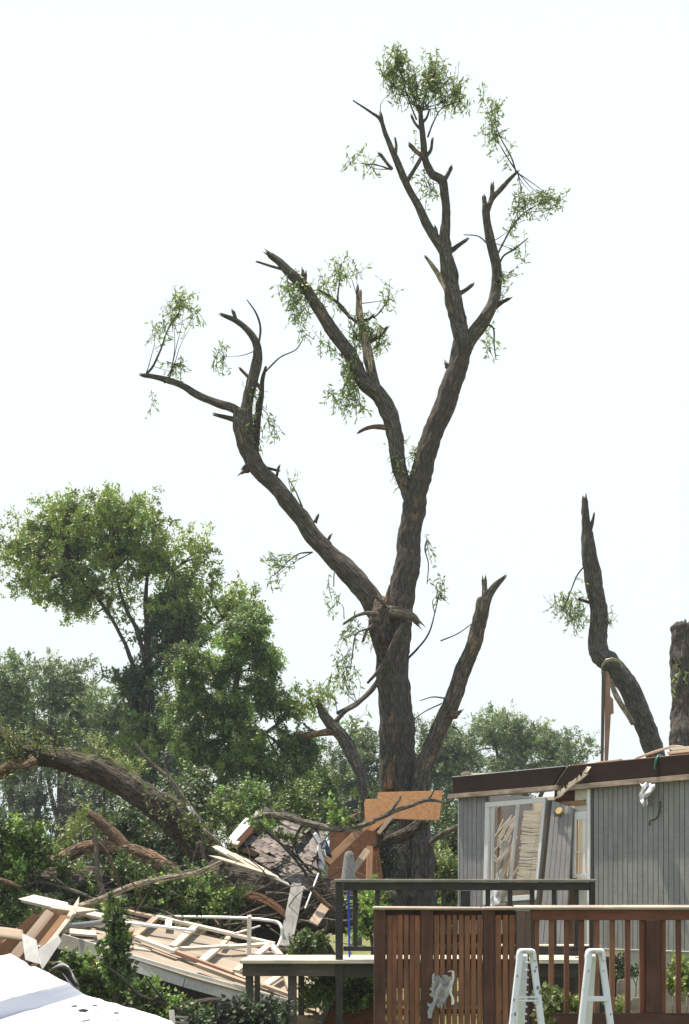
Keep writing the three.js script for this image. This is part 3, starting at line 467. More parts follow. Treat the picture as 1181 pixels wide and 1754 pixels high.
  B('limb', [[432, 800, 18], [438, 760, 14], [442, 715, 11], [448, 680, 9], [450, 650, 7], [456, 628, 4]], { tip: 'point' }, M.barkDark, ll);
  B('stub', [[449, 668, 8], [440, 658, 7], [428, 648, 6], [412, 632, 3]], { jag: 1.3 }, M.barkRed, ll);
  B('stub', [[436, 800, 14], [428, 800, 14], [422, 804, 10]], {}, M.barkDark, ll);
  B('stub', [[412, 722, 12], [392, 716, 8], [372, 711, 4]], { jag: 3 }, M.barkDark, ll);
  B('stub', [[406, 552, 6], [404, 545, 5], [400, 534, 4]], {}, M.bark, ll);
  B('twig', [[443, 592, 4], [446, 560, 3.5], [438, 535, 3], [423, 513, 1.5]], { tip: 'point' }, M.bark, ll);
  B('twig', [[452, 640, 3], [480, 612, 2.5], [508, 598, 2], [520, 580, 1.5]], { tip: 'point' }, M.bark, ll);
  B('twig', [[252, 640, 4], [262, 628, 4], [275, 600, 3], [288, 565, 2], [310, 530, 1.5]], { tip: 'point' }, M.bark, ll);
  B('twig', [[536, 946, 3], [510, 950, 2], [470, 985, 1.5]], { tip: 'point' }, M.bark, ll);
  B('twig', [[518, 868, 3], [506, 840, 2], [495, 820, 1.5]], { tip: 'point' }, M.bark, ll);
  for (const [x, y, a, b] of [[448, 800, 476, 806], [560, 930, 566, 918], [540, 895, 545, 884], [470, 835, 478, 800]]) B('stub', [[x, y, 7], [(x + a) / 2, (y + b) / 2, 5], [a, b, 3]], { jag: 1.3 }, M.barkDark, ll);
  // torn wood and dead roots of old limbs at the fork
  B('stub', [[668, 1048, 22, 26.7], [690, 1050, 17, 26.6], [706, 1056, 14, 26.6], [714, 1064, 8, 26.6]], { jag: 1.5 }, M.barkGrey);
  B('broken_slab', [[662, 1150, 8, 26.85], [655, 1115, 26, 26.8], [652, 1075, 38, 26.75], [654, 1042, 30, 26.75]], { jag: 1.1, lump: 0.3 }, M.barkDark);
  B('stub', [[648, 1052, 9, 26.6], [628, 1050, 6, 26.5], [608, 1056, 5, 26.4], [590, 1068, 3, 26.3]], { jag: 1.3 }, M.barkGrey);
  B('stub', [[645, 1068, 7, 26.6], [630, 1078, 5, 26.5], [622, 1098, 3, 26.4]], { jag: 1.3 }, M.barkGrey);
  B('stub', [[660, 1036, 8, 26.6], [648, 1024, 6, 26.5], [640, 1020, 3, 26.4]], { jag: 1.3 }, M.barkGrey);
  B('branch', [[690, 1070, 9, 26.6], [678, 1090, 8, 26.5], [664, 1125, 8, 26.5], [648, 1150, 7, 26.5], [630, 1170, 4, 26.5]], { tip: 'point' });
  B('branch', [[655, 1150, 7, 26.7], [640, 1178, 9, 26.5], [612, 1204, 8, 26.4], [578, 1222, 6, 26.3]], { tip: 'point' });
  B('twig', [[695, 1132, 4], [715, 1112, 3.5], [735, 1085, 3], [745, 1050, 2], [752, 1020, 1.5]], { tip: 'point' });
  B('twig', [[755, 1098, 2.5], [785, 1085, 2], [812, 1066, 1.5]], { tip: 'point' });
  B('twig', [[732, 925, 3], [728, 940, 2.5], [734, 965, 2], [732, 1000, 1.5]], { tip: 'point' });
  B('twig', [[640, 1075, 3, 26.5], [612, 1085, 2.5, 26.4], [604, 1120, 2, 26.3], [600, 1150, 1.5, 26.3]], { tip: 'point' });
  B('twig', [[592, 985, 3, 26.8], [574, 980, 2, 26.6], [572, 1005, 1.5, 26.6]], { tip: 'point' });
  B('stub', [[780, 640, 14], [771, 632, 9], [766, 626, 6]], {}, M.barkDark);
  B('stub', [[666, 1352, 20, 26.7], [668, 1330, 16, 26.68], [672, 1308, 8, 26.7]], { jag: 1.8 }, M.barkRed);
  // second stem at the foot and the snapped limb that leans right
  B('stem', [[728, 1690, 52, 26.6], [726, 1560, 42, 26.6], [724, 1470, 38, 26.6], [720, 1400, 34, 26.7], [720, 1350, 30, 26.8]], { tip: 'point' });
  const sn = B('limb', [[716, 1400, 32, 26.7], [722, 1330, 30, 26.7], [738, 1282, 28, 26.6], [757, 1240, 29, 26.5], [774, 1200, 29, 26.4], [790, 1162, 28, 26.3], [806, 1122, 26, 26.2], [817, 1085, 25, 26.1], [825, 1050, 25, 26], [830, 1026, 22, 26]], { tip: 'point', lump: 0.12, groove: 0.35, grooveAt: 1.2 });
  B('broken_slab', [[828, 1040, 20, 26], [838, 1020, 15, 26], [850, 1002, 12, 26], [863, 990, 6, 26]], { jag: 1.4 }, M.bark, sn);
  B('stub', [[830, 1030, 12, 26], [831, 1008, 9, 26], [830, 994, 6, 26]], { jag: 1.3 }, M.barkGrey, sn);
  B('stub', [[770, 1222, 16, 26.3], [776, 1226, 12, 26.3], [782, 1224, 8, 26.3]], {}, M.barkRed, sn);
  for (const [x, y, a, b] of [[757, 1205, 700, 1240], [762, 1196, 720, 1200], [776, 1245, 792, 1262]]) B('twig', [[x, y, 2.5, 26.3], [(x + a) / 2, (y + b) / 2 - 4, 2, 26.2], [a, b, 1.5, 26.1]], { tip: 'point' }, M.bark, sn);
  sprays(t, [
    [678, 105, 20, 20, 26], [672, 122, 20, 14, 14], [690, 140, 22, 24, 26], [745, 122, 26, 20, 34], [735, 148, 40, 20, 34], [778, 155, 22, 24, 20], [715, 165, 36, 14, 16], [670, 152, 10, 20, 8], [790, 175, 14, 10, 7], [760, 175, 24, 14, 10],
    [826, 165, 8, 8, 3], [846, 200, 10, 28, 14], [850, 240, 16, 14, 8, -0.4, -0.6], [835, 230, 12, 8, 3], [868, 268, 8, 12, 3],
    [930, 345, 34, 22, 26, 1, 0.5], [895, 352, 20, 20, 12], [878, 375, 9, 34, 8, 0, -1], [960, 345, 12, 14, 4], [890, 430, 14, 12, 4], [868, 478, 10, 16, 7, 0.5, 0.6], [842, 575, 5, 22, 3, 0, -1], [838, 595, 5, 12, 3, 0, -1], [855, 508, 12, 7, 3],
    [737, 325, 14, 10, 8], [722, 312, 8, 10, 3], [604, 274, 6, 6, 4], [632, 283, 18, 5, 4], [710, 260, 5, 14, 2],
    [495, 490, 34, 16, 16, -0.5, -0.6], [515, 525, 24, 26, 18, -0.3, -1], [560, 505, 26, 24, 12], [585, 468, 18, 24, 14], [610, 460, 12, 10, 4], [520, 565, 8, 14, 4], [500, 510, 10, 26, 8, 0, -1],
    [600, 640, 24, 42, 44, 0, -1], [588, 680, 22, 26, 16, 0, -1], [614, 690, 12, 14, 8, 0, -1], [560, 590, 16, 10, 6], [632, 565, 26, 22, 22, 0, -0.7], [648, 585, 12, 20, 12, 0, -1], [665, 512, 12, 20, 8], [610, 570, 14, 20, 12],
    [312, 520, 26, 26, 22, 0.3, 0.8], [290, 548, 20, 16, 9], [272, 575, 14, 24, 7], [300, 628, 18, 12, 10, 0.6, -0.3], [330, 545, 12, 14, 4], [378, 615, 18, 12, 9], [262, 700, 8, 22, 2, 0, -1],
    [465, 735, 14, 12, 7], [430, 735, 16, 36, 22], [440, 690, 10, 20, 8], [500, 830, 8, 10, 3], [682, 785, 10, 26, 16], [712, 778, 14, 12, 6], [690, 815, 8, 12, 5],
    [485, 960, 26, 12, 10, -1, 0], [468, 985, 10, 10, 4], [572, 1030, 10, 20, 5, 0, -1], [598, 1085, 20, 30, 10, 0, -1], [590, 1130, 24, 26, 10, 0, -1], [580, 1170, 24, 24, 10, 0, -1], [560, 1190, 18, 16, 8], [604, 1165, 14, 20, 6, 0, -1],
    [660, 1055, 20, 20, 14], [672, 1100, 12, 36, 8, 0, -1], [640, 1090, 14, 14, 5], [752, 1015, 12, 14, 8], [738, 950, 5, 26, 3, 0, -1],
  ], D, { seed: 911, size: 0.76, per: 1.15, links: [[720, 190], [724, 235], [700, 320], [654, 210], [668, 290], [887, 296], [850, 465], [842, 415], [846, 520], [742, 310], [497, 467], [523, 497], [548, 533], [575, 570], [600, 612], [622, 650], [615, 520], [628, 590], [636, 640], [250, 642], [290, 650], [440, 600], [418, 735], [436, 680], [450, 700], [684, 800], [697, 838], [536, 946], [590, 1060], [612, 1085], [578, 1222], [612, 1204], [660, 1060], [676, 1100], [745, 1050], [732, 960], [500, 860]] });
}
{
  const D = 25.5, t = thing('snapped_limb', 'short crooked snapped limb standing left of the broken trunk, with two broken prongs', 'broken limb', P(628, 1380, D));
  part(t, 'limb', pxLimb([[630, 1400, 18], [626, 1360, 20], [618, 1325, 22], [604, 1292, 23], [586, 1262, 22], [566, 1240, 19], [553, 1222, 14], [547, 1206, 9]], D, { jag: 1.8, rough: 0.16 }), M.bark);
  part(t, 'stub', pxLimb([[572, 1252, 15], [550, 1256, 11], [530, 1259, 11], [517, 1258, 8]], D, { jag: 1.8 }), M.barkRed);
  part(t, 'stub', pxLimb([[545, 1256, 7], [532, 1250, 5], [520, 1240, 3]], D, { tip: 'point' }), M.bark);
  part(t, 'branch', pxLimb([[572, 1240, 9], [592, 1218, 7], [612, 1206, 6], [636, 1182, 5], [645, 1168, 3]], D, { tip: 'point' }), M.bark);
  sprays(t, [[548, 1198, 24, 16, 14], [520, 1205, 14, 14, 8], [600, 1240, 20, 10, 4], [622, 1370, 12, 16, 8]], D, { seed: 921 });
}
{
  const D = 31, t = thing('broken_tree', 'bent snapped trunk leaning up from behind the trailer roof, metal strip hanging from its elbow', 'tree', P(1135, 1660, D));
  const B = (name, list, o, m = M.bark, par = t) => part(par, name, pxLimb(list, D, { rough: 0.2, lump: 0.13, ...o }), m);
  const tr = B('trunk', [[1150, 1660, 40], [1140, 1400, 36], [1124, 1300, 33], [1108, 1250, 34], [1088, 1205, 34], [1066, 1165, 35], [1044, 1136, 36], [1030, 1118, 34], [1025, 1085, 30], [1026, 1050, 29], [1020, 1010, 28], [1014, 970, 26], [1009, 930, 23], [1005, 905, 17], [1003, 880, 12], [1002, 855, 9]], { jag: 1.6 });
  B('stub', [[1010, 912, 9], [1015, 895, 6], [1018, 880, 3]], { jag: 2 }, M.barkDark, tr);
  B('stub', [[1010, 1032, 6], [1000, 1029, 5], [992, 1026, 4]], {}, M.barkDark, tr);
  B('stub', [[1005, 888, 8], [999, 880, 6], [998, 870, 3]], { jag: 2 }, M.barkDark, tr);
  B('twig', [[1003, 968, 3], [990, 985, 2.5], [975, 1020, 2], [962, 1050, 1.5]], { tip: 'point' }, M.bark, tr);
  B('broken_slab', [[1046, 1165, 8, 30.3], [1058, 1195, 9, 30.2], [1085, 1240, 8, 30.3]], { tip: 'point' }, M.barkPale, tr);
  sprays(t, [[975, 1040, 24, 22, 30, 0, -1], [990, 1058, 18, 18, 18, 0, -1], [952, 1035, 16, 10, 6], [1040, 1055, 10, 22, 6, 0, -1], [1000, 1010, 6, 20, 3, 0, -1]], D, { seed: 931, size: 0.72 });
}
{
  const D = 29, t = thing('tree_stump', 'thick tall broken stump with a flat top, cut by the right edge behind the trailer', 'tree stump', P(1190, 1660, D));
  part(t, 'trunk', pxLimb([[1194, 1660, 96], [1192, 1420, 84], [1189, 1300, 78], [1187, 1220, 72], [1184, 1150, 62], [1181, 1100, 56], [1180, 1072, 54]], D, { jag: 0.25, rough: 0.16 }), M.bark);
  part(t, 'stub', pxLimb([[1162, 1140, 10, 28.8], [1156, 1134, 8, 28.7], [1152, 1128, 5, 28.7]], D), M.barkDark);
  sprays(t, [[1158, 1150, 5, 26, 3, 0, -1]], 28.6, { seed: 941 });
}

// ---------------------------------------------------------------- fallen trunks and branches
{
  const D = 22.5, t = thing('fallen_tree', 'massive arched fallen trunk with green moss along its top, on the left', 'fallen tree', P(350, 1640, D));
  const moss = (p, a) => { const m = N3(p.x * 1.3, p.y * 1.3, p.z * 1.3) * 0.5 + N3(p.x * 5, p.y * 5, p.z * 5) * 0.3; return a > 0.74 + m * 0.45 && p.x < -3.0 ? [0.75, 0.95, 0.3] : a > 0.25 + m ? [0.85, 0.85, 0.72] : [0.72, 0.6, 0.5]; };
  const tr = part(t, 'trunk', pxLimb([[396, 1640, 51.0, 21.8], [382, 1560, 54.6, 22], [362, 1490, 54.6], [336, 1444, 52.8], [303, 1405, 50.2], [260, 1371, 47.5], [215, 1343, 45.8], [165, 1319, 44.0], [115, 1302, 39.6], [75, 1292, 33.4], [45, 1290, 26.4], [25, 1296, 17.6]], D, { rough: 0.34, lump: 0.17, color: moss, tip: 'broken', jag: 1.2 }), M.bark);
  part(tr, 'limb', pxLimb([[75, 1294, 24], [40, 1304, 21], [8, 1320, 20], [-30, 1345, 20], [-80, 1395, 18]], D, { rough: 0.16, tip: 'point' }), M.barkRed);
  part(tr, 'stub', pxLimb([[60, 1302, 16, 22.1], [40, 1312, 10, 22], [22, 1314, 5, 22]], D, { jag: 2.5 }), M.barkRed, 'torn wood at the break');
  part(tr, 'limb', pxLimb([[70, 1286, 20, 22.8], [35, 1272, 24, 23], [0, 1258, 28, 23.2], [-60, 1235, 30, 23.4]], D, { rough: 0.2, color: moss, tip: 'point' }), M.barkDark);
  sprays(t, [[20, 1300, 40, 26, 16], [60, 1268, 40, 14, 16], [15, 1260, 30, 26, 20], [100, 1272, 26, 8, 8], [300, 1392, 40, 12, 14, 0.7, 0.4], [345, 1420, 40, 14, 18], [380, 1440, 40, 24, 20], [270, 1360, 30, 8, 5]], 22.2, { seed: 951, size: 0.55, leaf: L.yellow });
}
const branchThing = (label, list, d, m = M.bark, o = {}, extra = [], cat = 'fallen branch', group) => {
  const lo = list.reduce((a, b) => (P(b[0], b[1], b[3] ?? d).y < P(a[0], a[1], a[3] ?? d).y ? b : a));
  const t = thing('fallen_branch', label, cat, P(lo[0], lo[1], lo[3] ?? d), group); const b = part(t, 'branch', pxLimb(list, d, { rough: 0.14, ...o }), m);
  for (const [l2, o2 = {}, m2 = m] of extra) part(b, 'twig', pxLimb(l2, d, { rough: 0.1, tip: 'point', ...o2 }), m2);
  return t;
};
branchThing('reddish bare log curving down to the left with a broken orange stub, under the arch', [[70, 1490, 16], [110, 1468, 21], [150, 1452, 22], [190, 1452, 24], [230, 1460, 27], [262, 1474, 29], [290, 1490, 28], [330, 1530, 26]], 21.6, M.barkRed, { tip: 'broken', rough: 0.1 }, [[[[222, 1462, 24], [205, 1440, 21], [185, 1420, 19], [168, 1404, 17], [153, 1394, 15]], { tip: 'broken', jag: 0.4 }], [[[95, 1476, 6], [88, 1470, 4], [70, 1490, 3]]]]);
branchThing('grey dead diagonal branch leaning right above the fallen trunk, white rag at its end', [[346, 1412, 14], [330, 1392, 12], [310, 1364, 11], [290, 1335, 9], [268, 1315, 7], [250, 1298, 6], [240, 1286, 6], [233, 1276, 5]], 23.6, M.barkGrey, {}, [[[[291, 1337, 5], [284, 1315, 4], [281, 1290, 3]]]]);
{
  const pl = plane([318, 1380, 23.3], [335, 1400, 23.3], [325, 1410, 23.3]);
  single('rag', 'small white rag snagged on the lower end of the grey diagonal branch', 'rag', patch((s, t) => P(319 + 10 * s + 8 * t, 1381 + 4 * s + 24 * t - 4 * s * (1 - t), 23.2 + 0.05 * Math.sin(6 * s + 4 * t)), 10, 12, 0.006), M.plastic);
}
branchThing('long pale curved branch lying across the leaf pile above the wooden wall frame', [[95, 1572, 9], [130, 1556, 10], [165, 1544, 11], [200, 1530, 11], [240, 1514, 10], [280, 1505, 9], [310, 1500, 9], [345, 1492, 8], [380, 1476, 7]], 19.9, M.barkPale, {}, [[[[240, 1514, 7], [270, 1506, 6], [300, 1498, 5], [335, 1488, 3]]], [[[95, 1572, 8], [70, 1586, 6], [50, 1600, 3]]]]);
branchThing('upright grey green branch crossing in front of the reddish log', [[178, 1568, 10], [176, 1530, 10], [168, 1495, 9], [165, 1465, 8], [164, 1440, 7], [158, 1420, 5]], 20.3, M.barkGrey, {}, [[[[164, 1440, 6], [180, 1455, 5], [195, 1485, 4], [205, 1525, 3]], {}, M.barkRed]]);
branchThing('forked grey sticks poking left beneath the reddish log', [[150, 1535, 7], [120, 1524, 7], [90, 1515, 5], [52, 1505, 3]], 20.6, M.barkGrey, { tip: 'point' }, [[[[118, 1523, 5], [100, 1508, 4], [82, 1495, 3]]], [[[90, 1515, 4], [70, 1512, 3], [50, 1514, 2]]], [[[130, 1526, 4], [160, 1540, 4], [195, 1555, 3]]]]);
branchThing('torn orange ended branch poking out of the shaded leaves at the left edge', [[-30, 1500, 10], [0, 1508, 10], [18, 1513, 9], [36, 1520, 6]], 20, M.barkRed, { jag: 2 });
branchThing('thin twisted pale root hanging beside the foot of the fallen trunk', [[345, 1440, 7], [350, 1470, 6], [362, 1490, 6], [368, 1510, 5], [374, 1530, 3]], 20.9, M.barkGrey, { tip: 'point' }, [[[[343, 1440, 4], [335, 1460, 3], [328, 1484, 2]]]]);
branchThing('two thin red brown twigs standing in front of the pale curved branch', [[242, 1540, 4], [235, 1522, 4], [220, 1504, 3]], 19.6, M.barkRed, { tip: 'point' }, [[[[210, 1522, 3], [203, 1505, 2.5], [200, 1490, 2]]]]);
branchThing('pale forked driftwood twig at the left end of the roof wreckage', [[350, 1422, 6], [368, 1436, 6], [380, 1450, 6], [388, 1468, 5], [400, 1474, 4]], 22, M.barkPale, { tip: 'point' }, [[[[362, 1432, 4], [358, 1424, 3], [359, 1418, 2]]]]);

branchThing('thick dark log lying in black shade under the reddish log', [[40, 1512, 34], [110, 1506, 40], [190, 1508, 42], [280, 1516, 40], [360, 1530, 36], [410, 1545, 30]], 21.5, M.barkDark, { jag: 0.5, lump: 0.16, rough: 0.25 }, [], 'fallen log');
branchThing('dead round knotted stub poking forward beside the upright grey green branch', [[150, 1520, 16, 21.4], [138, 1512, 20, 21.0], [130, 1508, 22, 20.7]], 21, M.bark, { jag: 0.4 }, [], 'log stub');
branchThing('thin bare grey branch crossing the leaf pile below the white wall edge', [[330, 1745, 8], [290, 1722, 7], [240, 1705, 6], [200, 1668, 5], [170, 1650, 3]], 17.0, M.barkDark, { tip: 'point' }, [[[[290, 1722, 5], [262, 1690, 4], [250, 1672, 2]]], [[[240, 1705, 4], [225, 1725, 3], [205, 1750, 2]]]]);
branchThing('dark slanting broken beam like limb in the shade under the white wall edge', [[392, 1716, 9], [360, 1716, 14], [315, 1725, 16], [280, 1752, 15]], 17.6, M.barkDark, {});

// leafy crowns of fallen limbs
const leafyPile = (label, d, blobs, o = {}) => {
  const bl = blobs[0], t = thing('leafy_branch', label, 'leafy branch', P(bl[0], bl[1] + bl[3], d)), { places, centres } = puffs(blobs, d, { seed: o.seed, per: 26, puff: 0.12, size: 0.62, deep: 0.7, thin: 0.5, vary: 1, ...o });
  part(t, 'branch', pxLimb(o.stem.map((q) => [q[0], q[1], q[2]]), d, { tip: 'point', rough: 0.12 }), o.bark || M.barkDark);
  const g = branchwork(o.stem.map((q) => P(q[0], q[1], d)), centres, 0.012, 0.75, o.seed); if (g) part(t, 'twigs', g, o.bark || M.barkDark).userData.kind = 'stuff';
  scatter(t, 'foliage', o.shape || SPRIG.near, o.leaf || L.green, places); return t;
};
leafyPile('big leafy bough hanging at the left edge, sunlit above and black below', 20.5, [[30, 1435, 42, 30, 44], [50, 1470, 34, 30, 40], [15, 1490, 36, 40, 50], [25, 1550, 36, 36, 44], [20, 1590, 40, 16, 16]], { seed: 1001, thin: 0.42, stem: [[-20, 1600, 12], [10, 1520, 10], [30, 1450, 7], [60, 1410, 3]] });
leafyPile('leaf pile with bright leaves in front of the foot of the fallen trunk', 20.8, [[290, 1530, 40, 26, 34], [340, 1535, 44, 28, 30], [255, 1530, 30, 20, 16], [385, 1545, 30, 24, 18], [330, 1565, 60, 20, 22], [300, 1510, 30, 14, 10]], { seed: 1002, thin: 0.42, stem: [[390, 1570, 9], [340, 1540, 7], [290, 1525, 5], [240, 1520, 3]] });
leafyPile('leafy twigs tangled under the reddish log', 20.9, [[150, 1530, 30, 10, 14], [120, 1490, 26, 14, 9], [215, 1500, 36, 26, 24], [170, 1560, 40, 12, 12], [240, 1560, 50, 14, 14], [90, 1575, 20, 14, 8]], { seed: 1003, puff: 0.10, stem: [[90, 1545, 5], [150, 1530, 5], [210, 1520, 4], [250, 1500, 2]] });
leafyPile('leafy creeper column rising through the left half of the wooden wall frame', 17.4, [[196, 1590, 3, 22, 7], [200, 1620, 9, 24, 16], [200, 1650, 10, 18, 14], [203, 1680, 7, 20, 8], [190, 1560, 2, 14, 4]], { seed: 1004, puff: 0.07, per: 30, size: 0.72, stem: [[206, 1754, 26], [205, 1690, 20], [200, 1620, 9], [192, 1560, 6], [188, 1530, 3]] });
leafyPile('sun flecked leaves in the gap between the white sheet and the wall frame', 17.8, [[138, 1662, 18, 10, 16], [165, 1690, 28, 14, 26], [122, 1644, 8, 6, 5], [190, 1714, 22, 14, 16]], { seed: 1005, thin: 0.35, puff: 0.075, stem: [[200, 1720, 8], [160, 1680, 6], [120, 1630, 3]] });
leafyPile('leafy ground branch under the middle of the white wall edge', 17.2, [[245, 1708, 30, 16, 34], [290, 1728, 34, 14, 32], [250, 1742, 26, 12, 18], [335, 1738, 26, 10, 18]], { seed: 1006, thin: 0.35, puff: 0.075, stem: [[330, 1750, 9], [280, 1735, 7], [240, 1700, 3]] });
leafyPile('dark glossy bush at the foot of the grey deck legs', 15.6, [[430, 1748, 40, 16, 64], [385, 1758, 26, 14, 34], [350, 1764, 20, 10, 14], [462, 1750, 24, 18, 36], [405, 1734, 12, 6, 8]], { seed: 1007, puff: 0.07, leaf: L.dark, thin: 0.55, stem: [[420, 1790, 8], [420, 1740, 6], [430, 1705, 3]] });
leafyPile('round little bush behind the grey platform, right of the leaning grey board', 18.6, [[532, 1622, 18, 12, 22], [512, 1626, 10, 8, 8], [546, 1614, 8, 8, 6]], { seed: 1008, puff: 0.065, stem: [[528, 1650, 5], [528, 1625, 4], [540, 1600, 2]] });
leafyPile('leaves and scraps in the shade under the grey platform', 17.3, [[560, 1690, 30, 20, 14], [540, 1705, 26, 14, 10], [625, 1690, 18, 30, 18], [610, 1730, 30, 24, 18], [570, 1740, 24, 14, 8]], { seed: 1009, puff: 0.12, stem: [[600, 1770, 6], [610, 1720, 5], [625, 1670, 2]] });
leafyPile('leaf spray hanging beside the dark corner post of the grey deck', 17.9, [[632, 1550, 14, 24, 12], [626, 1590, 14, 20, 9], [640, 1530, 16, 14, 6]], { seed: 1010, puff: 0.11, stem: [[640, 1640, 5], [634, 1580, 4], [632, 1530, 2]] });
leafyPile('feathery grey green conifer branch hanging on the broken trunk behind the rail', 25.2, [[652, 1455, 18, 40, 34], [665, 1480, 16, 30, 18], [640, 1430, 10, 16, 8]], { seed: 1011, puff: 0.18, per: 16, size: 1, droop: 0.7, shape: SPRIG.needle, leaf: L.conifer, stem: [[690, 1395, 8], [665, 1415, 6], [652, 1450, 4], [650, 1500, 2]] });
leafyPile('tangle of leafy twigs sprawled over the shingled roof wreckage', 22.1, [[465, 1415, 36, 10, 8], [500, 1435, 26, 16, 5], [440, 1418, 20, 8, 5], [585, 1398, 16, 22, 12]], { seed: 1012, puff: 0.10, per: 16, size: 0.75, stem: [[560, 1540, 5], [530, 1490, 5], [495, 1455, 4], [455, 1425, 3]] });

// ---------------------------------------------------------------- the trailer: a group at its left front corner, x along the wall, z out of the wall
{
  const A = P(787, 1548, 24.2), Bp = P(1181, 1548, 20.6), len0 = Math.hypot(Bp.x - A.x, Bp.z - A.z), cu = (Bp.x - A.x) / len0, su = (Bp.z - A.z) / len0;
  const t = thing('trailer', 'grey ribbed mobile home with torn roof edge, leaning wall panel and broken window', 'mobile home', V(A.x, 0, A.z));
  t.rotation.y = -Math.atan2(su, cu);
  const N = [-su, cu];
  const at = (px, py, n = 0) => {                           // a pixel of the photograph on the wall plane, or n metres before it -> local x, y
    const k = (px - CX) / F, d0 = -A.z - N[1] * n, u = (k * d0 - A.x - N[0] * n) / (cu + k * su), depth = d0 - su * u;
    return V(u, EYE + (HORIZON - py) * depth / F, n);
  };
  const bx = (x0, x1, y0, y1, z0, z1, b = 0.004) => boxAt(x0, x1, y0, y1, z0, z1, b);
  const TOP = 3.3, BOT = 0.985, END = 7.2;
  const ul = at(787, 1500).x, uw0 = at(836, 1440).x, uw1 = at(942, 1400).x, up0 = at(1009, 1450).x;
  // shell: floor, end walls, back wall, one inner wall; the roof is gone
  partL(t, 'floor', bx(0.02, END, BOT - 0.12, BOT + 0.02, -3.9, -0.03), M.inside);
  partL(t, 'end_wall', bx(0.0, 0.08, BOT + 0.02, TOP, -3.9, -0.04), M.siding);
  partL(t, 'back_wall', bx(0.08, END, BOT + 0.02, TOP - 0.05, -3.96, -3.88), M.inside);
  partL(t, 'end_wall', bx(END, END + 0.08, BOT + 0.02, TOP, -3.9, -0.04), M.siding);
  partL(t, 'inner_wall', bx(0.08, up0 + 1.2, BOT + 0.02, TOP - 0.02, -1.52, -1.46), M.inside);
  partL(t, 'inner_wall', bx(up0 + 0.5, up0 + 0.56, BOT + 0.02, TOP - 0.02, -1.46, -0.06), M.inside);
  // backing of the ribbed walls, with the openings left free
  partL(t, 'wall', bx(0.0, uw0 - 0.01, BOT, TOP, -0.05, -0.012), M.sidingGap);
  partL(t, 'wall', bx(up0 + 0.02, END, BOT, TOP, -0.05, -0.012), M.sidingGap);
  // siding planks
  const r = rng(77);
  const ribs = (x0, x1, pitch, m, y0, y1, gap = 0.011) => { for (let x = x0, i = 0; x < x1 - 0.01; x += pitch, i++) { const o = partL(t, 'siding_plank', bx(x, Math.min(x1, x + pitch - gap), y0 - 0.006 * r(), y1, -0.012, 0.002 + 0.003 * r(), 0.003), m); } };
  ribs(0.0, uw0 - 0.04, 0.101, M.siding, BOT, TOP - 0.01);
  ribs(up0 + 0.10, END, 0.0905, M.sidingB, BOT, TOP - 0.01);
  partL(t, 'corner_trim', bx(up0 + 0.0, up0 + 0.05, BOT, TOP - 0.02, -0.03, 0.035), M.frame);
  partL(t, 'corner_trim', bx(up0 + 0.053, up0 + 0.095, BOT, TOP - 0.02, -0.03, 0.016), M.trimDark);
  partL(t, 'corner_trim', bx(-0.02, -0.0015, BOT, TOP, -0.05, 0.012), M.alu);
  // below the window and above it
  partL(t, 'wall', bx(uw0 + 0.0, uw1 + 0.02, TOP - 0.085, TOP, -0.05, 0.012), M.trimDark, 'dark strip above the window');
  { const q = [[866, 1545], [925, 1540], [941, 1370], [948, 1370], [930, 1625], [862, 1630]].map(([x, y]) => at(x, y)), sh = new THREE.Shape(q.map((v) => new THREE.Vector2(v.x, v.y))); const g = new THREE.ExtrudeGeometry(sh, { depth: 0.03, bevelEnabled: false }); g.translate(0, 0, -0.05); partL(t, 'wall', g, M.siding); }
  { const a = at(945, 1371), b = at(927, 1560); partL(t, 'trim_strip', plank(V(a.x, a.y, 0.02), V(b.x, b.y, 0.05), 0.06, 0.09, V(0, 0, 1)), M.trimDark); }
  { const a = at(836, 1400).x; partL(t, 'wall', bx(a, at(866, 1590).x, BOT, at(850, 1548).y, -0.05, -0.02), M.siding); }
  // fascia, its torn end, the wooden strip and the metal edge
  const f0 = at(787, 1330, 0.1).y - 0.005, yf = 3.29, ut = at(965, 1340, 0.1).x;
  const fasciaOf = (x0, x1, torn0, torn1) => { const sh = new THREE.Shape(); sh.moveTo(x0, yf); const rr2 = rng(5 + x0 * 10 | 0); const steps = 6; sh.lineTo(x1, yf); if (torn1) for (let i = 1; i < steps; i++) sh.lineTo(x1 + torn1 * i / steps + 0.03 * (rr2() - 0.5), yf + (f0 - yf) * i / steps); sh.lineTo(x1 + torn1, f0); sh.lineTo(x0 + torn0, f0); if (torn0) for (let i = 1; i < steps; i++) sh.lineTo(x0 + torn0 * (1 - i / steps) + 0.03 * (rr2() - 0.5), f0 + (yf - f0) * i / steps); const g = new THREE.ExtrudeGeometry(sh, { depth: 0.03, bevelEnabled: true, bevelSize: 0.003, bevelThickness: 0.003, bevelSegments: 1 }); g.translate(0, 0, 0.07); return g; };
  partL(t, 'fascia', fasciaOf(-0.04, ut - 0.22, 0, 0.26), M.fascia);
  partL(t, 'fascia', fasciaOf(ut - 0.14, 2.75, 0.24, 0), M.fascia);
  partL(t, 'fascia', fasciaOf(2.756, END + 0.1, 0, 0), M.fascia);
  partL(t, 'roof_board', bx(-0.02, END, yf + 0.0, f0 - 0.03, 0.0, 0.062), M.lumberOld);
  partL(t, 'roof_edge', bx(-0.05, ut + 0.0, f0 + 0.004, f0 + 0.012, -0.10, 0.10, 0.002), M.alu);
  partL(t, 'roof_edge', bx(ut + 0.18, END + 0.1, f0 + 0.004, f0 + 0.014, -0.25, 0.10, 0.002), M.rust);
  partL(t, 'trim_strip', bx(-0.14, ut - 0.1, 3.215, 3.283, 0.02, 0.115), M.trimTan);
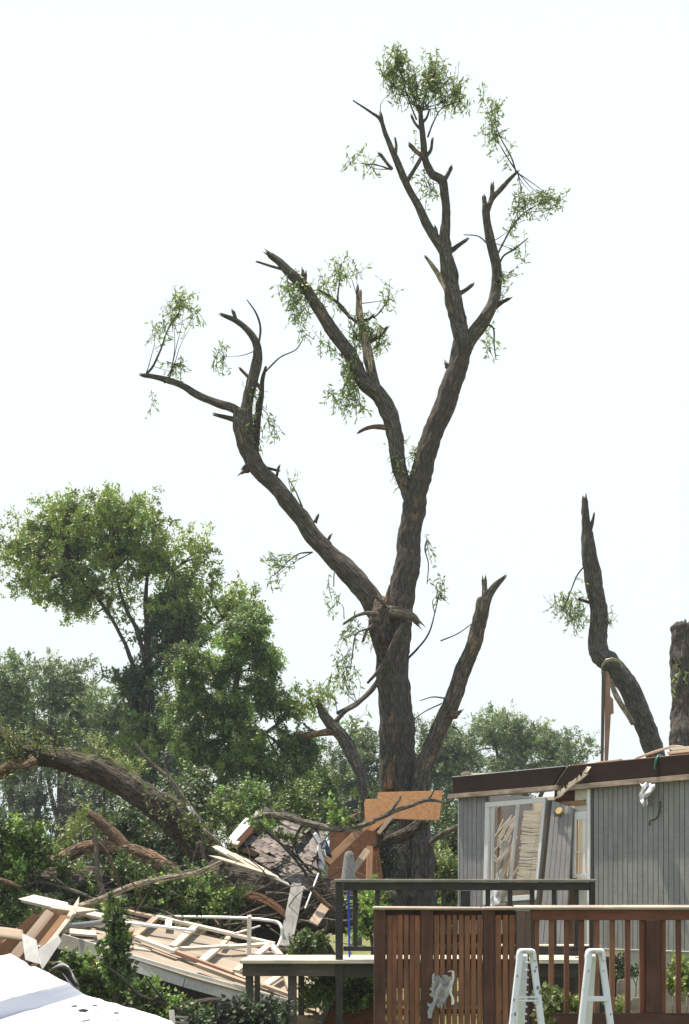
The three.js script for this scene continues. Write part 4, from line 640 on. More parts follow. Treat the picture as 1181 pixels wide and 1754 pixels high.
  partL(t, 'trim_strip', plank(V(ut + 0.02, 3.236, 0.075), V(END + 0.1, 3.26, 0.075), 0.07, 0.09, V(0, 0, 1)), M.trimTan);
  { const q = [[1008, 1316], [1003, 1324], [996, 1330], [988, 1336], [982, 1341], [974, 1346], [968, 1352], [962, 1358], [956, 1362]]; for (let i = 0; i < q.length - 1; i++) { const a = at(q[i][0], q[i][1], 0.125), b = at(q[i + 1][0], q[i + 1][1], 0.125); partL(t, 'splinter', plank(a, b, rr(0.05, 0.10, r), 0.018, V(0, 0, 1), { split: 0.08 }), i % 3 ? M.lumber : M.lumberC); } }
  { const a = at(953, 1366, 0.11), b = at(975, 1350, 0.12); partL(t, 'splinter', plank(a, b, 0.03, 0.012, V(0, 0, 1), { split: 0.1 }), M.lumberC); }
  partL(t, 'header', bx(uw1 + 0.022, up0 - 0.003, TOP - 0.24, TOP + 0.01, -0.16, -0.07), M.panelBrown);
  { const a = at(962, 1378, 0.0), b = at(1004, 1374, 0.0); partL(t, 'torn_strip', plank(a, b, 0.07, 0.04, V(0, 0, 1), { split: 0.1 }), M.orange); }
  // rafters stump and inside framing seen in the gap
  for (let x = 0.4; x < END; x += 0.8) partL(t, 'rafter', bx(x, x + 0.04, TOP - 0.12, TOP + 0.02, -3.85, -2.0), M.lumberOld);
  { const a = at(983, 1400, -0.05), b = at(983, 1640, -0.05); partL(t, 'stud', plank(V(a.x, a.y, -0.06), V(b.x - 0.02, BOT, -0.06), 0.13, 0.03, V(0, 0, 1)), M.orange); partL(t, 'stud', plank(V(a.x - 0.08, a.y, -0.09), V(b.x - 0.09, BOT, -0.09), 0.06, 0.04, V(0, 0, 1)), M.panelBrown); }
  // the leaning panel, hung a little before the wall
  { const T0 = at(947, 1372, 0.05), T1 = at(984, 1384, 0.05), B0 = at(921, 1628, 0.16), B1 = at(969, 1620, 0.16);
    const lerp = (s, q) => T0.clone().lerp(T1, s).lerp(B0.clone().lerp(B1, s), q);
    for (let i = 0; i < 5; i++) { const s0 = i / 5 + 0.012, s1 = (i + 1) / 5 - 0.012; const pts = [[s0, 0], [s1, 0], [s1, 1], [s0, 1]].map(([s, q]) => lerp(s, q)); const sh = new THREE.Shape(pts.map((v) => new THREE.Vector2(v.x, v.y))); const g = new THREE.ExtrudeGeometry(sh, { depth: 0.012, bevelEnabled: true, bevelSize: 0.002, bevelThickness: 0.002, bevelSegments: 1 }); const p = g.attributes.position, y1 = T0.y, y0 = B0.y; for (let k = 0; k < p.count; k++) p.setZ(k, p.getZ(k) + 0.05 + 0.11 * (y1 - p.getY(k)) / (y1 - y0)); g.computeVertexNormals(); partL(t, 'loose_plank', g, M.siding); }
    const pts = [[0.0, 0.005], [1, 0.005], [1, 0.995], [0.0, 0.995]].map(([s, q]) => lerp(s, q)); const g = new THREE.ExtrudeGeometry(new THREE.Shape(pts.map((v) => new THREE.Vector2(v.x, v.y))), { depth: 0.012, bevelEnabled: false }); const p = g.attributes.position; for (let k = 0; k < p.count; k++) p.setZ(k, p.getZ(k) + 0.03 + 0.11 * (T0.y - p.getY(k)) / (T0.y - B0.y)); partL(t, 'loose_panel', g, M.sidingGap, 'grey wall panel torn loose and leaning out'); }
  // the lamp on the leaning panel
  { const c = at(962, 1394, 0.10), lamp = partL(t, 'wall_lamp', bx(c.x - 0.13, c.x - 0.02, c.y - 0.035, c.y + 0.05, 0.09, 0.12), M.trimDark); const g = new THREE.LatheGeometry([[0.0, 0], [0.02, 0.0], [0.022, 0.03], [0.035, 0.05], [0.052, 0.09], [0.05, 0.10], [0.0, 0.095]].map(([x, y]) => new THREE.Vector2(x, y)), 18); g.rotateX(1.1); g.rotateZ(-0.6); g.translate(c.x + 0.06, c.y - 0.0, 0.15); partL(lamp, 'lamp_shade', g, M.brass); partL(lamp, 'lamp_arm', plank(V(c.x - 0.1, c.y + 0.05, 0.11), V(c.x + 0.07, c.y + 0.01, 0.15), 0.025, 0.02, V(0, 1, 0)), M.brass); }
  // the big window, racked to the left
  { const w = partL(t, 'window', plank(at(834, 1379, 0.0).setZ(0.01), at(937, 1370, 0.0).setZ(0.01), 0.07, 0.05, V(0, 0, 1)), M.frame), fr = (x0, y0, x1, y1, wd, m = M.frame, th = 0.05, z = 0.01) => partL(w, 'frame', plank(at(x0, y0, 0).setZ(z), at(x1, y1, 0).setZ(z), wd, th, V(0, 0, 1)), m);
    fr(837, 1374, 833, 1550, 0.085, M.frame, 0.05, 0.004); fr(844, 1382, 842, 1545, 0.04, M.alu, 0.04, -0.012); fr(935, 1370, 920, 1538, 0.06, M.frame, 0.05, 0.006); fr(866, 1540, 923, 1536, 0.075, M.frame, 0.05, 0.004); fr(889, 1378, 873, 1540, 0.03, M.alu, 0.05, 0.016);
    const quad = (pts, z) => { const v = pts.map(([x, y]) => at(x, y, 0)), g = new THREE.BufferGeometry(); g.setAttribute('position', new THREE.Float32BufferAttribute(v.flatMap((q) => [q.x, q.y, z]), 3)); g.setIndex([0, 1, 2, 0, 2, 3]); g.computeVertexNormals(); return g; };
    partL(w, 'pane', quad([[883, 1536], [921, 1536], [934, 1380], [897, 1384]], -0.022), M.glass);
    // crushed blind behind the right hand pane
    for (let i = 0; i < 40; i++) { const y = 1391 + i * 3.25 + rr(-1.2, 1.2, r), f = (y - 1380) / 156, xl = 897 - 15 * f, xr = 930.5 - 14.5 * f, tilt = rr(-1.3, 1.2, r) * (i > 6 ? 1.3 : 0.5) - 0.8, a = at(xl + rr(0, 3, r), y + tilt, -0.06), b = at(xr - rr(0, 2, r), y - tilt - 1, -0.06), m = at((xl + xr) / 2, y + rr(-1.2, 1.4, r), -0.055); a.z = -0.06 + rr(-0.012, 0.012, r); b.z = -0.06 + rr(-0.012, 0.012, r); const h = rr(0.013, 0.019, r), za = rr(-0.012, 0.016, r); if (i > 38 || (i % 13 === 12)) continue; partL(w, 'blind_slat', patch((s, q) => a.clone().lerp(m, Math.min(1, 2 * s)).lerp(b, Math.max(0, 2 * s - 1)).add(V(0, (q - 0.5) * 2 * h, za * (q - 0.5) * 2 + 0.004 * Math.sin(q * 3.14))), 8, 3, 0.0012), M.blind); }
    { const a = at(912, 1470, -0.04), b = at(928, 1395, -0.04); partL(w, 'cord', plank(a, b, 0.005, 0.005), M.lumberOld); partL(w, 'cord', plank(at(905, 1530, -0.04), a, 0.005, 0.005), M.lumberOld); }
    // the broken left hand pane: fallen slats, curtain and the split board
    const sl = [[850, 1432, 875, 1396], [852, 1440, 880, 1398], [846, 1459, 862, 1440], [858, 1452, 884, 1398], [844, 1458, 856, 1482], [852, 1480, 868, 1446], [864, 1450, 882, 1412], [868, 1470, 876, 1430], [862, 1498, 872, 1470], [856, 1462, 866, 1430], [846, 1470, 858, 1484], [870, 1500, 880, 1440], [850, 1500, 864, 1482]];
    for (let i = 0; i < 16; i++) { const f = r(), x = rr(854, 876, r), y = rr(1410, 1500, r), l = rr(12, 34, r); sl.push([x, y + l / 2, x + l * rr(0.2, 0.6, r), y - l / 2]); }
    for (const [x0, y0, x1, y1] of sl) partL(w, 'blind_slat', plank(at(x0, y0, -0.03).setZ(rr(-0.05, 0.0, r)), at(x1, y1, -0.03).setZ(rr(-0.06, -0.02, r)), 0.028, 0.002, V(0, 0.2, 1)), M.blind);
    partL(w, 'split_board', plank(at(848, 1384, 0).setZ(-0.09), at(850, 1440, 0).setZ(-0.09), 0.07, 0.02, V(0, 0, 1), { split: 0.05 }), M.orange); partL(w, 'split_board', plank(at(850, 1438, 0).setZ(-0.09), at(846, 1505, 0).setZ(-0.09), 0.08, 0.02, V(0, 0, 1), { split: 0.05 }), M.orange);
    partL(w, 'curtain', patch((s, q) => { const a = at(862 + 12 * s - 8 * q + 3 * Math.sin(q * 9), 1440 + 106 * q, 0); return V(a.x, a.y, 0.03 + 0.05 * q + 0.03 * Math.sin(s * 14 + q * 5) + 0.015 * Math.sin(q * 21 + s * 3)); }, 26, 30, 0.003), M.curtain);
    partL(w, 'curtain', patch((s, q) => { const a = at(846 + 20 * s + 2 * Math.sin(q * 12 + s * 4), 1508 + 46 * q - 6 * s, 0); return V(a.x, a.y, 0.06 + 0.06 * q + 0.03 * Math.sin(s * 16 + q * 4)); }, 26, 16, 0.003), M.plastic); }
  // the narrow window
  { const w = partL(t, 'narrow_window', plank(at(985, 1398, 0).setZ(0.0), at(1008, 1396, 0).setZ(0.0), 0.11, 0.03, V(0, 0, 1)), M.frame), fr = (x0, y0, x1, y1, wd, m = M.frame) => partL(w, 'frame', plank(at(x0, y0, 0).setZ(0.012), at(x1, y1, 0).setZ(0.012), wd, 0.04, V(0, 0, 1)), m);
    fr(986, 1392, 985, 1504, 0.05); fr(1004, 1392, 1003, 1504, 0.045); fr(985, 1500, 1007, 1500, 0.05); fr(986, 1460, 1004, 1459, 0.014);
    const v = [[988, 1500], [1002, 1500], [1003, 1400], [989, 1400]].map(([x, y]) => at(x, y, 0)), g = new THREE.BufferGeometry(); g.setAttribute('position', new THREE.Float32BufferAttribute(v.flatMap((q) => [q.x, q.y, -0.005]), 3)); g.setIndex([0, 1, 2, 0, 2, 3]); g.computeVertexNormals(); partL(w, 'pane', g, M.glass);
    partL(w, 'curtain', patch((s, q) => { const a = at(988 + 14 * s, 1404 + 94 * q, 0); return V(a.x, a.y, -0.06 + 0.02 * Math.sin(s * 14 + q * 3)); }, 20, 10, 0.003), M.blind);
    partL(t, 'wall', bx(at(984, 1520).x, up0 - 0.003, BOT, at(996, 1508).y, -0.03, 0.0), M.cream); partL(t, 'wall', bx(at(985, 1390).x, up0 - 0.003, at(996, 1392).y, TOP - 0.09, -0.03, 0.001), M.cream); }
  // under the floor: skirting on the right, open and dark on the left
  for (let i = 0, x = up0 + 0.62; x < END; x += 0.92, i++) partL(t, 'skirting', bx(x, Math.min(END, x + 0.914), 0.25, BOT - 0.012, -0.045, -0.02), M.skirt);
  partL(t, 'sill_strip', bx(up0 + 0.1, END, BOT - 0.018, BOT - 0.004, -0.02, 0.014), M.alu);
  partL(t, 'back_skirting', bx(0.02, END, 0.02, BOT - 0.125, -3.9, -3.86), M.sidingGap); partL(t, 'end_skirting', bx(0.0, 0.04, 0.02, BOT - 0.125, -3.85, -0.05), M.sidingGap);
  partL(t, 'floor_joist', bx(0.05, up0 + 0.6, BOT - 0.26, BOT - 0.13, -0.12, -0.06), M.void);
  // things that hang on the trailer or lie on its roof edge
  const world = (v) => t.localToWorld(v.clone()); t.updateMatrixWorld(true);
  { const f = (s, q) => { const w = 1 - 0.62 * q, x = 1092 + 26 * (0.5 + (s - 0.35) * w) - 3 * q + 3 * Math.sin(q * 7), y = 1341 + 44 * q * (1 - 0.45 * Math.abs(s - 0.5)) + 3 * Math.sin(s * 9); return world(at(x, y, 0.13 + 0.06 * Math.sin(s * 8 + q * 6) + 0.03 * Math.sin(q * 17))); }; single('plastic_bag', 'torn white plastic bag hanging from the trailer roof edge', 'plastic bag', patch(f, 24, 24, 0.003), M.plastic); }
  { const pts = [[1131, 1372, 0.02], [1131, 1384, 0.03], [1127, 1398, 0.02], [1121, 1404, 0.02], [1114, 1406, 0.03], [1113, 1414, 0.02]].map(([x, y, z]) => world(at(x, y, z))); single('cable', 'short black cable curled against the grey trailer wall', 'cable', new THREE.TubeGeometry(new THREE.CatmullRomCurve3(pts), 40, 0.008, 8), M.wire); }
  { const pts = [[1135, 1296, -0.1], [1128, 1295, 0.08], [1124, 1304, 0.13], [1122, 1318, 0.125]].map(([x, y, z]) => world(at(x, y, z))); single('hose', 'dark green hose end drooping over the trailer roof edge', 'hose', new THREE.TubeGeometry(new THREE.CatmullRomCurve3(pts), 30, 0.018, 8), M.greenHose); }
  { const pts = [[1088, 1300, -0.2], [1110, 1292, -0.2], [1135, 1284, -0.2], [1155, 1279, -0.2], [1180, 1284, -0.2], [1210, 1296, -0.2]].map(([x, y, z]) => world(at(x, y, z))); const c = new THREE.CatmullRomCurve3(pts); single('wood_strip', 'thin bent pale wood strip arching on the trailer roof before the stump', 'wood strip', patch((s, q) => c.getPoint(s).add(V(0, (q - 0.5) * 0.03, (q - 0.5) * 0.03)), 40, 2, 0.012), M.lumberC); }
  const lie = (label, x0, y0, x1, y1, z, wd, m, cat = 'wood scrap') => single('wood_scrap', label, cat, plank(world(at(x0, y0, z)), world(at(x1, y1, z - 0.05)), wd, 0.035, V(0.2, 1, 0.1), { split: 0.06 }), m);
  lie('chunky pale wood block on the left end of the trailer roof edge', 790, 1328, 804, 1322, 0.02, 0.11, M.lumberOld); lie('flat pinkish wood scrap beside the block on the trailer roof edge', 812, 1327, 840, 1327, 0.02, 0.12, M.lumber);
  lie('long pale wood scrap lying on the roof edge at the right side of the picture', 1146, 1291, 1200, 1285, -0.05, 0.12, M.lumber); lie('short orange wood scrap on the roof edge before the stump', 1150, 1284, 1196, 1280, -0.15, 0.10, M.lumberC);
  lie('splintered grey brown board end beside the hanging metal strip on the roof', 1024, 1308, 1066, 1303, -0.05, 0.10, M.lumberOld);
}
// metal sheet wrapped round the elbow of the leaning trunk, with its strip hanging down
{
  const D = 30, t = thing('metal_flashing', 'bent brown metal strip hanging from the elbow of the leaning trunk', 'metal strip', P(1038, 1312, D));
  const pl = plane([1030, 1300, D], [1050, 1300, D + 0.06], [1034, 1140, D]);
  part(t, 'strip', plate(pl, [[1036, 1306], [1042, 1306], [1047, 1224], [1052, 1222], [1051, 1198], [1046, 1192], [1046, 1160], [1042, 1150], [1036, 1152], [1037, 1200]], 0.012), M.rust);
  part(t, 'strip', plate(plane([1028, 1300, D - 0.04], [1038, 1300, D - 0.1], [1030, 1140, D]), [[1029, 1304], [1034, 1304], [1036, 1220], [1038, 1150], [1031, 1150], [1030, 1220]], 0.012), M.stripDark);
  const c = [[1030, 1150], [1031, 1138], [1038, 1129], [1050, 1126], [1062, 1130], [1067, 1140]];
  part(t, 'wrapped_sheet', patch((s, q) => { const k = s * 5, i = Math.min(4, Math.floor(k)), f = k - i; return P(c[i][0] + (c[i + 1][0] - c[i][0]) * f, c[i][1] + (c[i + 1][1] - c[i][1]) * f + 5 * q, 30.3 + q * 0.5 - 0.15 + 0.12 * Math.sin(s * 3.1) * -1); }, 30, 6, 0.01), M.alu);
}

// ---------------------------------------------------------------- the grey deck with its black rail
{
  const D = 16, k = D / F, X = (px) => (px - CX) * k, Y = (py) => EYE + (HORIZON - py) * k, t = thing('deck', 'dark weathered wooden deck with black rail and a grey bench platform on legs', 'deck', V(X(620), 0, -D));
  const top = Y(1644), bt = (name, x0, x1, y0, y1, z0, z1, m, b = 0.004) => part(t, name, boxAt(X(x0), X(x1), Y(y1), Y(y0), z0, z1, b), m);
  // floor boards of the platform run across
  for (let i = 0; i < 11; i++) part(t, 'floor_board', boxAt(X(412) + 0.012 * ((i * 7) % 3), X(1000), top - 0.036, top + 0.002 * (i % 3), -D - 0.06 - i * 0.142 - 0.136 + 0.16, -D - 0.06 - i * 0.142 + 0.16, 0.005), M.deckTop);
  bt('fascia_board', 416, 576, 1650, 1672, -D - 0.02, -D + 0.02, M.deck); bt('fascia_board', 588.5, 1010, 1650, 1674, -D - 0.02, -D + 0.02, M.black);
  part(t, 'fascia_board', boxAt(X(416), X(416) + 0.04, Y(1672), Y(1650), -D - 1.4, -D - 0.022), M.deck);
  for (const [a, b, z] of [[420, 433, -0.12], [493, 508, -0.12], [424, 434, -1.3], [505, 516, -1.3], [700, 714, -0.2], [860, 874, -0.2], [990, 1004, -0.2]]) part(t, 'leg', boxAt(X(a), X(b), 0, top - 0.17, -D + z - 0.045, -D + z + 0.045), M.deck);
  // rail
  bt('post', 575, 588, 1511, 1800, -D - 0.045, -D + 0.045, M.black, 0.006); bt('post', 1010, 1019, 1511, 1674, -D - 0.045, -D + 0.045, M.black); bt('post', 790, 806, 1526, 1648, -D - 0.075, -D + 0.015, M.black);
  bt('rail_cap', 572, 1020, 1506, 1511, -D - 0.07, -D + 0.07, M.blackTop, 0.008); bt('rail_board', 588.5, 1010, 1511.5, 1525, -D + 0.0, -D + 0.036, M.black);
  bt('bottom_rail', 588.5, 1010, 1621, 1629, -D - 0.02, -D + 0.016, M.black);
  for (let x = 609; x < 1005; x += 37.9) if (Math.abs(x - 798) > 6) bt('baluster', x - 4, x + 4, 1512, 1628, -D - 0.042, -D - 0.002, M.black);
}
{
  const t = thing('brush', 'grey fuzzy headed brush standing upside down on a blue pole behind the corner post', 'brush', P(600, 1640, 16.25)), D = 16.25;
  part(t, 'pole', plank(P(599, 1640, D), P(597, 1490, D), 0.022, 0.022, V(0, 0, 1), { bevel: 0.008 }), M.blue);
  const prof = [[0, 0], [0.085, 0], [0.088, 0.04], [0.075, 0.14], [0.062, 0.26], [0.052, 0.30], [0.03, 0.325], [0, 0.33]], g = new THREE.LatheGeometry(prof.map(([x, y]) => new THREE.Vector2(x, y)), 36, 0, 6.2832), p = g.attributes.position;
  for (let i = 0; i < p.count; i++) { const a = Math.atan2(p.getZ(i), p.getX(i)), f = 1 + 0.06 * N3(Math.cos(a) * 5, Math.sin(a) * 5, p.getY(i) * 6); p.setX(i, p.getX(i) * f * 0.85 + 0.03 * p.getY(i)); p.setZ(i, p.getZ(i) * f * 0.7); }
  g.computeVertexNormals(); const c = P(597, 1512, D); g.translate(c.x, c.y, c.z); part(t, 'bristle_head', g, M.bristle);
}
// ---------------------------------------------------------------- the red brown screen and rail in front
const D1 = 12, K1 = D1 / F, X1 = (px) => (px - CX) * K1, Y1 = (py) => EYE + (HORIZON - py) * K1;
const fbx = (t, name, x0, x1, y0, y1, z0, z1, m, b = 0.004, label) => part(t, name, boxAt(X1(x0), X1(x1), Y1(y1), Y1(y0), -D1 + z0, -D1 + z1, b), m, label);
{
  const r = rng(606), t = thing('privacy_screen', 'red brown wooden privacy screen of narrow upright slats with a grey cap', 'fence', V(X1(760), 0, -D1));
  fbx(t, 'post', 641, 661, 1559, 1900, -0.05, 0.04, M.redC); fbx(t, 'post', 721, 742, 1559, 1900, -0.05, 0.042, M.redC); fbx(t, 'post', 828, 847, 1559, 1900, -0.05, 0.041, M.redC); fbx(t, 'post', 884, 909, 1561, 1640, -0.055, 0.046, M.redGrey); fbx(t, 'post', 884, 906, 1640.5, 1900, -0.055, 0.04, M.redC);
  const cap = (x0, x1, y, tilt, m) => part(t, 'cap_board', plank(V(X1(x0), Y1(y), -D1), V(X1(x1), Y1(y + tilt), -D1), 0.15, 0.022, V(0, 1, 0.04), { bevel: 0.011 }), m);
  cap(639, 826, 1555, 1.5, M.capGrey); cap(826.5, 880, 1556, -0.5, M.capGrey);
  const slats = (x0, x1, n, open) => { const w = (x1 - x0) / n; for (let i = 0; i < n; i++) { const gap = open[i] ?? 1.2, a = x0 + i * w + rr(-0.6, 0.6, r), m = [M.slat, M.slatB, M.slat, M.redB][Math.floor(r() * 4)]; fbx(t, 'slat', a + gap / 2, a + w - gap / 2, 1566 + r() * 2, 1900, -0.028 + r() * 0.006, 0.012 + r() * 0.006, m, 0.003); } };
  slats(661.5, 720.5, 6, [0.6, 1.6, 0.8, 1.6, 1.3, 0.8]); slats(742.5, 827.5, 8, [1.2, 2.4, 2.6, 2.8, 2.4, 1.4, 2.4, 2]); slats(847.5, 883.5, 3, [1.5, 2.8, 2.4]);
  for (const [x0, x1] of [[661.5, 720.5], [742.5, 827.5], [847.5, 883.5]]) { fbx(t, 'batten', x0, x1, 1559, 1576, -0.068, -0.03, M.redC); fbx(t, 'batten', x0, x1, 1643, 1657, -0.068, -0.03, M.redC); fbx(t, 'batten', x0, x1, 1626, 1635, -0.068, -0.03, M.redC); fbx(t, 'batten', x0, x1, 1728, 1738, -0.068, -0.03, M.redC); fbx(t, 'batten', x0, x1, 1600, 1616, -0.068, -0.03, M.redC);}
}
{
  const r = rng(607), t = thing('deck_railing', 'red brown wooden deck railing with square balusters, in front of the trailer', 'railing', V(X1(1040), 0, -D1));
  part(t, 'cap_board', plank(V(X1(880.5), Y1(1554.5), -D1), V(X1(1260), Y1(1554), -D1), 0.14, 0.024, V(0, 1, 0.10), { bevel: 0.011 }), M.capGrey);
  fbx(t, 'rail_board', 909.5, 1260, 1558.5, 1576, -0.0, 0.036, M.red); fbx(t, 'bottom_rail', 909.5, 1260, 1735, 1756, -0.0, 0.036, M.redC);
  fbx(t, 'post', 1106, 1131, 1576.5, 1900, -0.09, -0.001, M.redC); fbx(t, 'post', 1106, 1131, 1576.5, 1734.5, 0.0, 0.03, M.redC);
  for (const x of [919.5, 945, 971, 997, 1023, 1049.5, 1076, 1101, 1136.5, 1163, 1189, 1215, 1241]) fbx(t, 'baluster', x - 4.6 + r(), x + 4.6, 1560, 1752, -0.043 - r() * 0.003, -0.002, r() > 0.5 ? M.red : M.redB);
  fbx(t, 'skirt_board', 909.5, 1260, 1757, 1900, -0.03, 0.01, M.redC);
}
{
  const f = (s, q) => { const e = q < 0.15 ? q / 0.15 : 1, x = 741 + 33 * s * (0.55 + 0.45 * e) - 9 * q * (1 - s) + (q > 0.65 ? (q - 0.65) * -22 * s : 0), y = 1672 + 68 * q + 8 * (1 - e) * s - 28 * s * q + 5 * Math.sin(s * 11) + 7 * N3(s * 7, 3, 1) * (q < 0.1 || q > 0.9 ? 1 : 0.3) + (s < 0.08 || s > 0.92 ? 0 : 0), jx = (s < 0.1 || s > 0.9) ? 3.5 * N3(q * 9, s * 3, 5) : 0; return V(X1(x + jx), Y1(y), -D1 + 0.055 + 0.02 * Math.sin(s * 13 + q * 7) + 0.012 * Math.sin(q * 19)); };
  single('plastic_scrap', 'torn white plastic scrap stuck on the red brown slat screen', 'plastic scrap', patch(f, 40, 40, 0.002), M.film);
  const pts = [[768, 1664], [774, 1662], [776, 1672], [772, 1690], [770, 1696], [776, 1712], [775, 1720]].map(([x, y]) => V(X1(x), Y1(y), -D1 + 0.05)); single('plastic_shred', 'thin white plastic shred curling above the larger scrap on the screen', 'plastic scrap', patch((s, q) => new THREE.CatmullRomCurve3(pts).getPoint(s).add(V((q - 0.5) * 0.02, 0, 0.01 * Math.sin(s * 12))), 30, 2, 0.002), M.plastic);
}
// ---------------------------------------------------------------- two white ladders
function ladder(label, dirty, x, lean) {
  const D = 10.6, k = D / F, XX = (px) => (px - CX) * k, YY = (py) => EYE + (HORIZON - py) * k, z = -D, t = thing('white_ladder', label, 'ladder', V(XX(x), 0, -D), undefined), r = rng(dirty ? 71 : 72);
  const leg = (name, xa, ya, xb, za, zb, w, th) => part(t, name, plank(V(XX(xa), YY(ya), z + za), V(XX(xa) + (XX(xb) - XX(xa)) * (YY(ya)) / (YY(ya) - YY(1754)), 0.0, z + zb), w, th, V(0, 0, 1), { bevel: 0.012 }), M.ladder);
  leg('leg', x - 11 + lean, 1632, x - 26 + lean, 0.02, 0.12, 0.044, 0.05); leg('leg', x + 11, 1632, x + 25, -0.02, 0.10, 0.044, 0.05); leg('middle_rail', x - 1, 1636, x - 2, -0.12, -0.55, 0.056, 0.05);
  // rounded hoop over the top
  const c = [[-16.5 + lean, 1642], [-15 + lean, 1629], [-12, 1625.5], [0, 1624.5], [12, 1625.5], [15, 1629], [16.5, 1642]].map(([a, y]) => V(XX(x + a), YY(y), z)), cv = new THREE.CatmullRomCurve3(c);
  part(t, 'top_cap', patch((s, q) => { const p = cv.getPoint(s); return V(p.x, p.y, z + 0.045 - 0.11 * q - 0.0 ).add(V(0, -0.012 * Math.pow(2 * q - 1, 4), 0)); }, 32, 8, 0.022), M.ladder);
  const cap = boxAt(XX(x - 9), XX(x + 9), YY(1634), YY(1628), z - 0.06, z + 0.02, 0.01); part(t, 'top_block', cap, M.ladder);
  const cross = (y, zz, h) => part(t, 'crossbar', boxAt(XX(x - 19 + lean), XX(x + 19), YY(y + h), YY(y), z + zz - 0.02, z + zz + 0.015, 0.006), M.ladder);
  if (dirty) { cross(1706, 0.05, 3); cross(1711.5, 0.05, 3.5); cross(1740 + 36, 0.09, 8); for (let y = 1648; y < 1760; y += 13) part(t, 'rung', boxAt(XX(x + 1), XX(x + 7), YY(y + 3), YY(y), z - 0.13 - (y - 1636) * 0.0014 + 0.03, z - 0.07 - (y - 1636) * 0.0014 + 0.03, 0.003), M.ladder); } else { cross(1705.5, 0.05, 9); cross(1776, 0.09, 9); }
  // grime
  const n = dirty ? 16 : 7, gr = []; for (let i = 0; i < n; i++) { const onMid = r() < 0.55, y = rr(1638, 1750, r), f = (y - 1632) / 122, px = onMid ? x - 1.5 + rr(-4, 4, r) : (r() < 0.5 ? x - 11 + lean - 15 * f : x + 11 + 14 * f) + rr(-3, 3, r); const zz = onMid ? -0.12 - 0.43 * f * (122 / 195) + 0.028 : (0.02 + f * 0.06) + 0.031; const g = new THREE.SphereGeometry(rr(0.004, 0.011, r), 8, 6); g.scale(1, rr(0.8, 2.4, r), 0.18); g.translate(XX(px), YY(y), z + zz); gr.push(g); } const m = part(t, 'dirt_spots', mergeGeometries(gr), M.ladderDirty); m.userData.kind = 'stuff';
  return t;
}
ladder('dirt streaked white A shaped ladder with narrow rungs, left of the two before the railing', true, 902, 0);
ladder('cleaner white A shaped ladder with a broad crossbar, right of the two before the railing', false, 1020, 0);
// things glimpsed through the railing
{
  const t = thing('porch_steps', 'dark wooden porch step with pale worn edges under the leaning trailer panel', 'steps', P(950, 1800, 19.2));
  const D = 19.2, k = D / F, X = (px) => (px - CX) * k, Y = (py) => EYE + (HORIZON - py) * k;
  part(t, 'tread', boxAt(X(850), X(1030), Y(1624), Y(1619), -D - 0.5, -D, 0.006), M.deckTop); part(t, 'riser', boxAt(X(852), X(1028), Y(1637), Y(1624.5), -D - 0.08, -D - 0.03), M.black); part(t, 'tread', boxAt(X(846), X(1002), Y(1641), Y(1637.5), -D - 0.3, -D + 0.28, 0.006), M.deckTop); part(t, 'side_board', boxAt(X(850), X(1052), 0.02, Y(1641.5), -D - 0.05, -D - 0.0), M.void);
}
{
  const D = 17.5, k = D / F, X = (px) => (px - CX) * k, Y = (py) => EYE + (HORIZON - py) * k, t = thing('picket_fence', 'short weathered dog eared picket fence piece behind the railing, left of its post', 'fence', V(X(1085), 0, -D));
  const picket = (a, b, y, z = 0) => { const sh = new THREE.Shape([[X(a), 0.02], [X(b), 0.02], [X(b), Y(y + 5)], [X(b - 4), Y(y)], [X(a + 4), Y(y)], [X(a), Y(y + 5)]].map(([x, q]) => new THREE.Vector2(x, q))); const g = new THREE.ExtrudeGeometry(sh, { depth: 0.02, bevelEnabled: true, bevelSize: 0.002, bevelThickness: 0.002, bevelSegments: 1 }); g.translate(0, 0, -D + z); part(t, 'picket', g, M.picket); };
  picket(1057, 1079, 1678); picket(1081, 1103, 1709); picket(1105, 1127, 1712); picket(1129, 1151, 1690); picket(1153, 1175, 1702); picket(1177, 1200, 1700);
  part(t, 'rail', boxAt(X(1056), X(1202), Y(1738), Y(1728), -D - 0.04, -D - 0.004), M.picket);
}
const plant = (label, d, blobs, o) => { const bl = blobs[0], t = thing('plant', label, 'plant', P(bl[0], bl[1] + bl[3], d)), { places } = puffs(blobs, d, { seed: o.seed, per: 14, puff: 0.10, size: 0.5, thin: 0.8, ...o }); o.stems.forEach((s) => part(t, 'stem', twigGeo(s.map(([x, y]) => [x, y, o.thick || 2.5]), d, { wobble: 0.2 }), o.bark || M.moss)); scatter(t, 'foliage', o.shape || SPRIG.near, o.leaf || L.lime, places); return t; };
plant('bright leafy weed at the foot of the left white ladder, behind the rail', 11.5, [[938, 1712, 9, 9, 9], [940, 1738, 8, 10, 5], [930, 1725, 6, 8, 4]], { seed: 1101, stems: [[[936, 1790], [938, 1740], [940, 1708]]], puff: 0.04 });
plant('low bright leafy weed between the two white ladders, behind the rail', 12.8, [[955, 1722, 12, 10, 10], [972, 1730, 10, 8, 7], [985, 1726, 12, 8, 8], [945, 1740, 10, 10, 6]], { seed: 1102, stems: [[[960, 1800], [958, 1750], [955, 1718]], [[982, 1800], [984, 1750], [986, 1722]]], puff: 0.04 });
plant('leafy weed at the foot of the railing right of the right ladder', 12.6, [[1062, 1738, 10, 5, 5], [1052, 1744, 8, 6, 4]], { seed: 1104, stems: [[[1058, 1800], [1060, 1760], [1062, 1736]]], puff: 0.05 });
